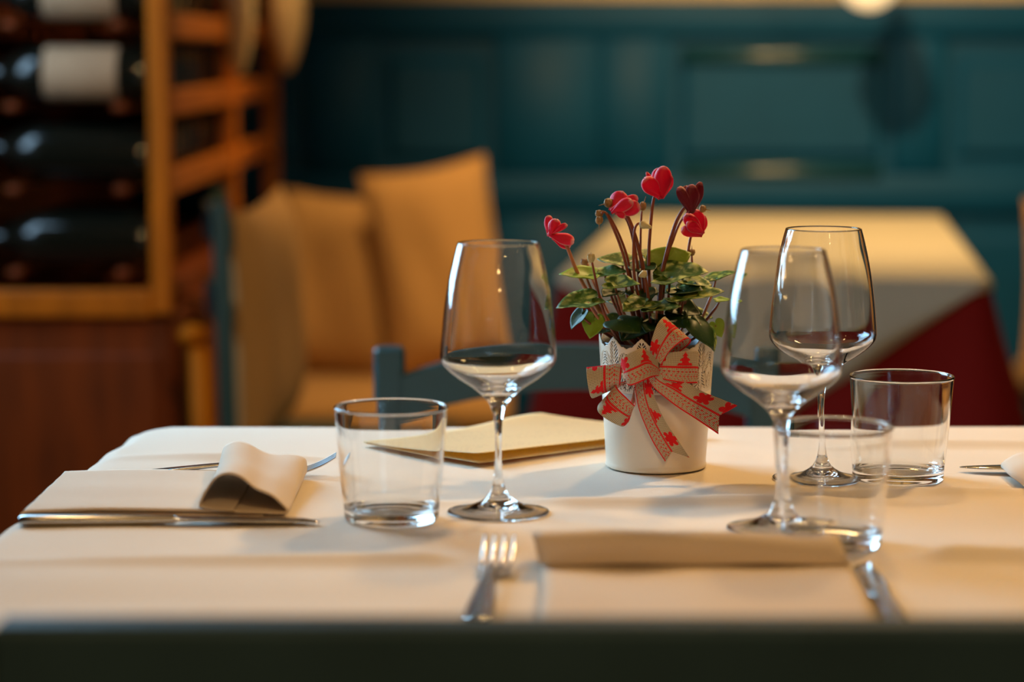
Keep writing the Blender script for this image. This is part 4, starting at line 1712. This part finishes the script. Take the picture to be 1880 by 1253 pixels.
# cream bundles hanging from the rack
for (pxc, pyb, Y, wdt, lab) in ((440, 138, 4.86, 52, 'cream cloth bundle hanging from the rack, left one of two'), (527, 132, 5.30, 62, 'cream cloth bundle hanging from the rack, right one tapering to a point')):
    b0 = atY(pxc, pyb, Y)
    sc_ = Y / F_PX
    h = thing('hanging_bundle', lab, 'cloth', (b0.x, b0.y, b0.z), 0, 'hanging cream bundles')
    pr2 = [(.0004, 0), (.008, .004), (.35 * wdt * sc_ * .9, .04), (.5 * wdt * sc_, .11), (.5 * wdt * sc_, .20), (.36 * wdt * sc_, .27), (.012, .30), (.016, .33), (.0004, .335)]
    q = MB().lathe(cat(pr2, 4), 24)
    q.v = [Vector((p.x * (1 + .10 * math.sin(5 * math.atan2(p.y, p.x))), p.y, p.z)) for p in q.v]
    q.build('cloth', M['hang'], h)
    MB().tube([(0, 0, .325), (0, 0, .5), (0, 0, 2.7 - b0.z)], .002, 6).build('string', M['black'], h)
    MB().lathe([(.013, .293), (.015, .298), (.015, .306), (.013, .311)], 16).build('tie', M['foil'], h)

# ------------------------------------------------------------------ banquette and cushions
bq = thing('banquette', 'teal wooden banquette with a padded seat along the panelled wall', 'bench', (0.6, 5.5, 0))
BO = Vector((0.6, 5.5, 0))
for (xa, xb) in ((-.53, .0), (1.22, 2.0)):
    MB().box(xa, xb, 5.17, 5.92, 0.05, .289, .006).shift(-BO).build('base', M['teal'], bq, False)
    MB().box(xa + .0, xb, 5.15, 5.90, .290, .375, .03).shift(-BO).build('seat_pad', M['burlap'], bq)


def cushion(name, w_, h_, t_, loc, rot, label):
    n = 22
    Pf, Pb = [], []
    for i in range(n + 1):
        u = -1 + 2 * i / n
        ra, rb = [], []
        for j in range(n + 1):
            v = -1 + 2 * j / n
            pin = 1 - .07 * (1 - u * u) * v * v - .0
            pin2 = 1 - .07 * (1 - v * v) * u * u
            x, z = u * w_ / 2 * pin2, v * h_ / 2 * pin
            th = t_ / 2 * (max(0, (1 - u ** 4)) * max(0, (1 - v ** 4))) ** .55
            th += .006 * math.sin(6 * u + 3 * v) * (1 - u * u) * (1 - v * v)
            ra.append(Vector((x, -th, z)))
            rb.append(Vector((x, th, z)))
        Pf.append(ra)
        Pb.append(rb)
    m = MB().grid(Pf)
    m2 = MB().grid(Pb)
    m.add(m2.v, [f[::-1] for f in m2.f])
    o_ = thing(name, label, 'cushion', loc, 0, 'burlap cushions on the banquette')
    o_.rotation_euler = rot
    m.build('cover', M['burlap'], o_)
    # piped seam
    edge = [(-w_ / 2 + w_ * k / 12, -h_ / 2 * (1 - .07 * (1 - (-1 + k / 6) ** 2)) ) for k in range(13)]
    pts = [Vector((x, 0, z)) for x, z in edge]
    pts += [Vector((w_ / 2 * (1 - .07 * (1 - (-1 + k / 6) ** 2)), 0, -h_ / 2 + h_ * k / 12)) for k in range(1, 13)]
    pts += [Vector((w_ / 2 - w_ * k / 12, 0, h_ / 2 * (1 - .07 * (1 - (-1 + k / 6) ** 2)))) for k in range(1, 13)]
    pts += [Vector((-w_ / 2 * (1 - .07 * (1 - (-1 + k / 6) ** 2)), 0, h_ / 2 - h_ * k / 12)) for k in range(1, 12)]
    MB().tube(pts + [pts[0]], .004, 6).build('seam', M['burlap'], o_)
    return o_


ca = atY(806, 480, 5.50)
cushion('cushion', .285, .47, .12, (ca.x, 5.50, ca.z - .012), (R(-8), R(-9), R(6)), 'large burlap cushion at the right end of the left banquette')
cb = atY(622, 505, 5.62)
cushion('cushion', .28, .43, .12, (cb.x, 5.62, cb.z - .022), (R(-8), R(3), R(-6)), 'middle burlap cushion leaning behind the large one')
cc = atY(476, 520, 4.17)
cushion('cushion', .34, .42, .115, (cc.x + .004, 4.17, .452 + .21), (0, R(-4), R(83)), 'shaded burlap cushion seen edge-on upon the dark teal chair')
cd = atY(2024, 400, 5.55)
cushion('cushion', .34, .40, .13, (cd.x, 5.55, .375 + .21), (R(-10), R(0), R(-10)), 'burlap cushion at the right picture edge behind the far table')
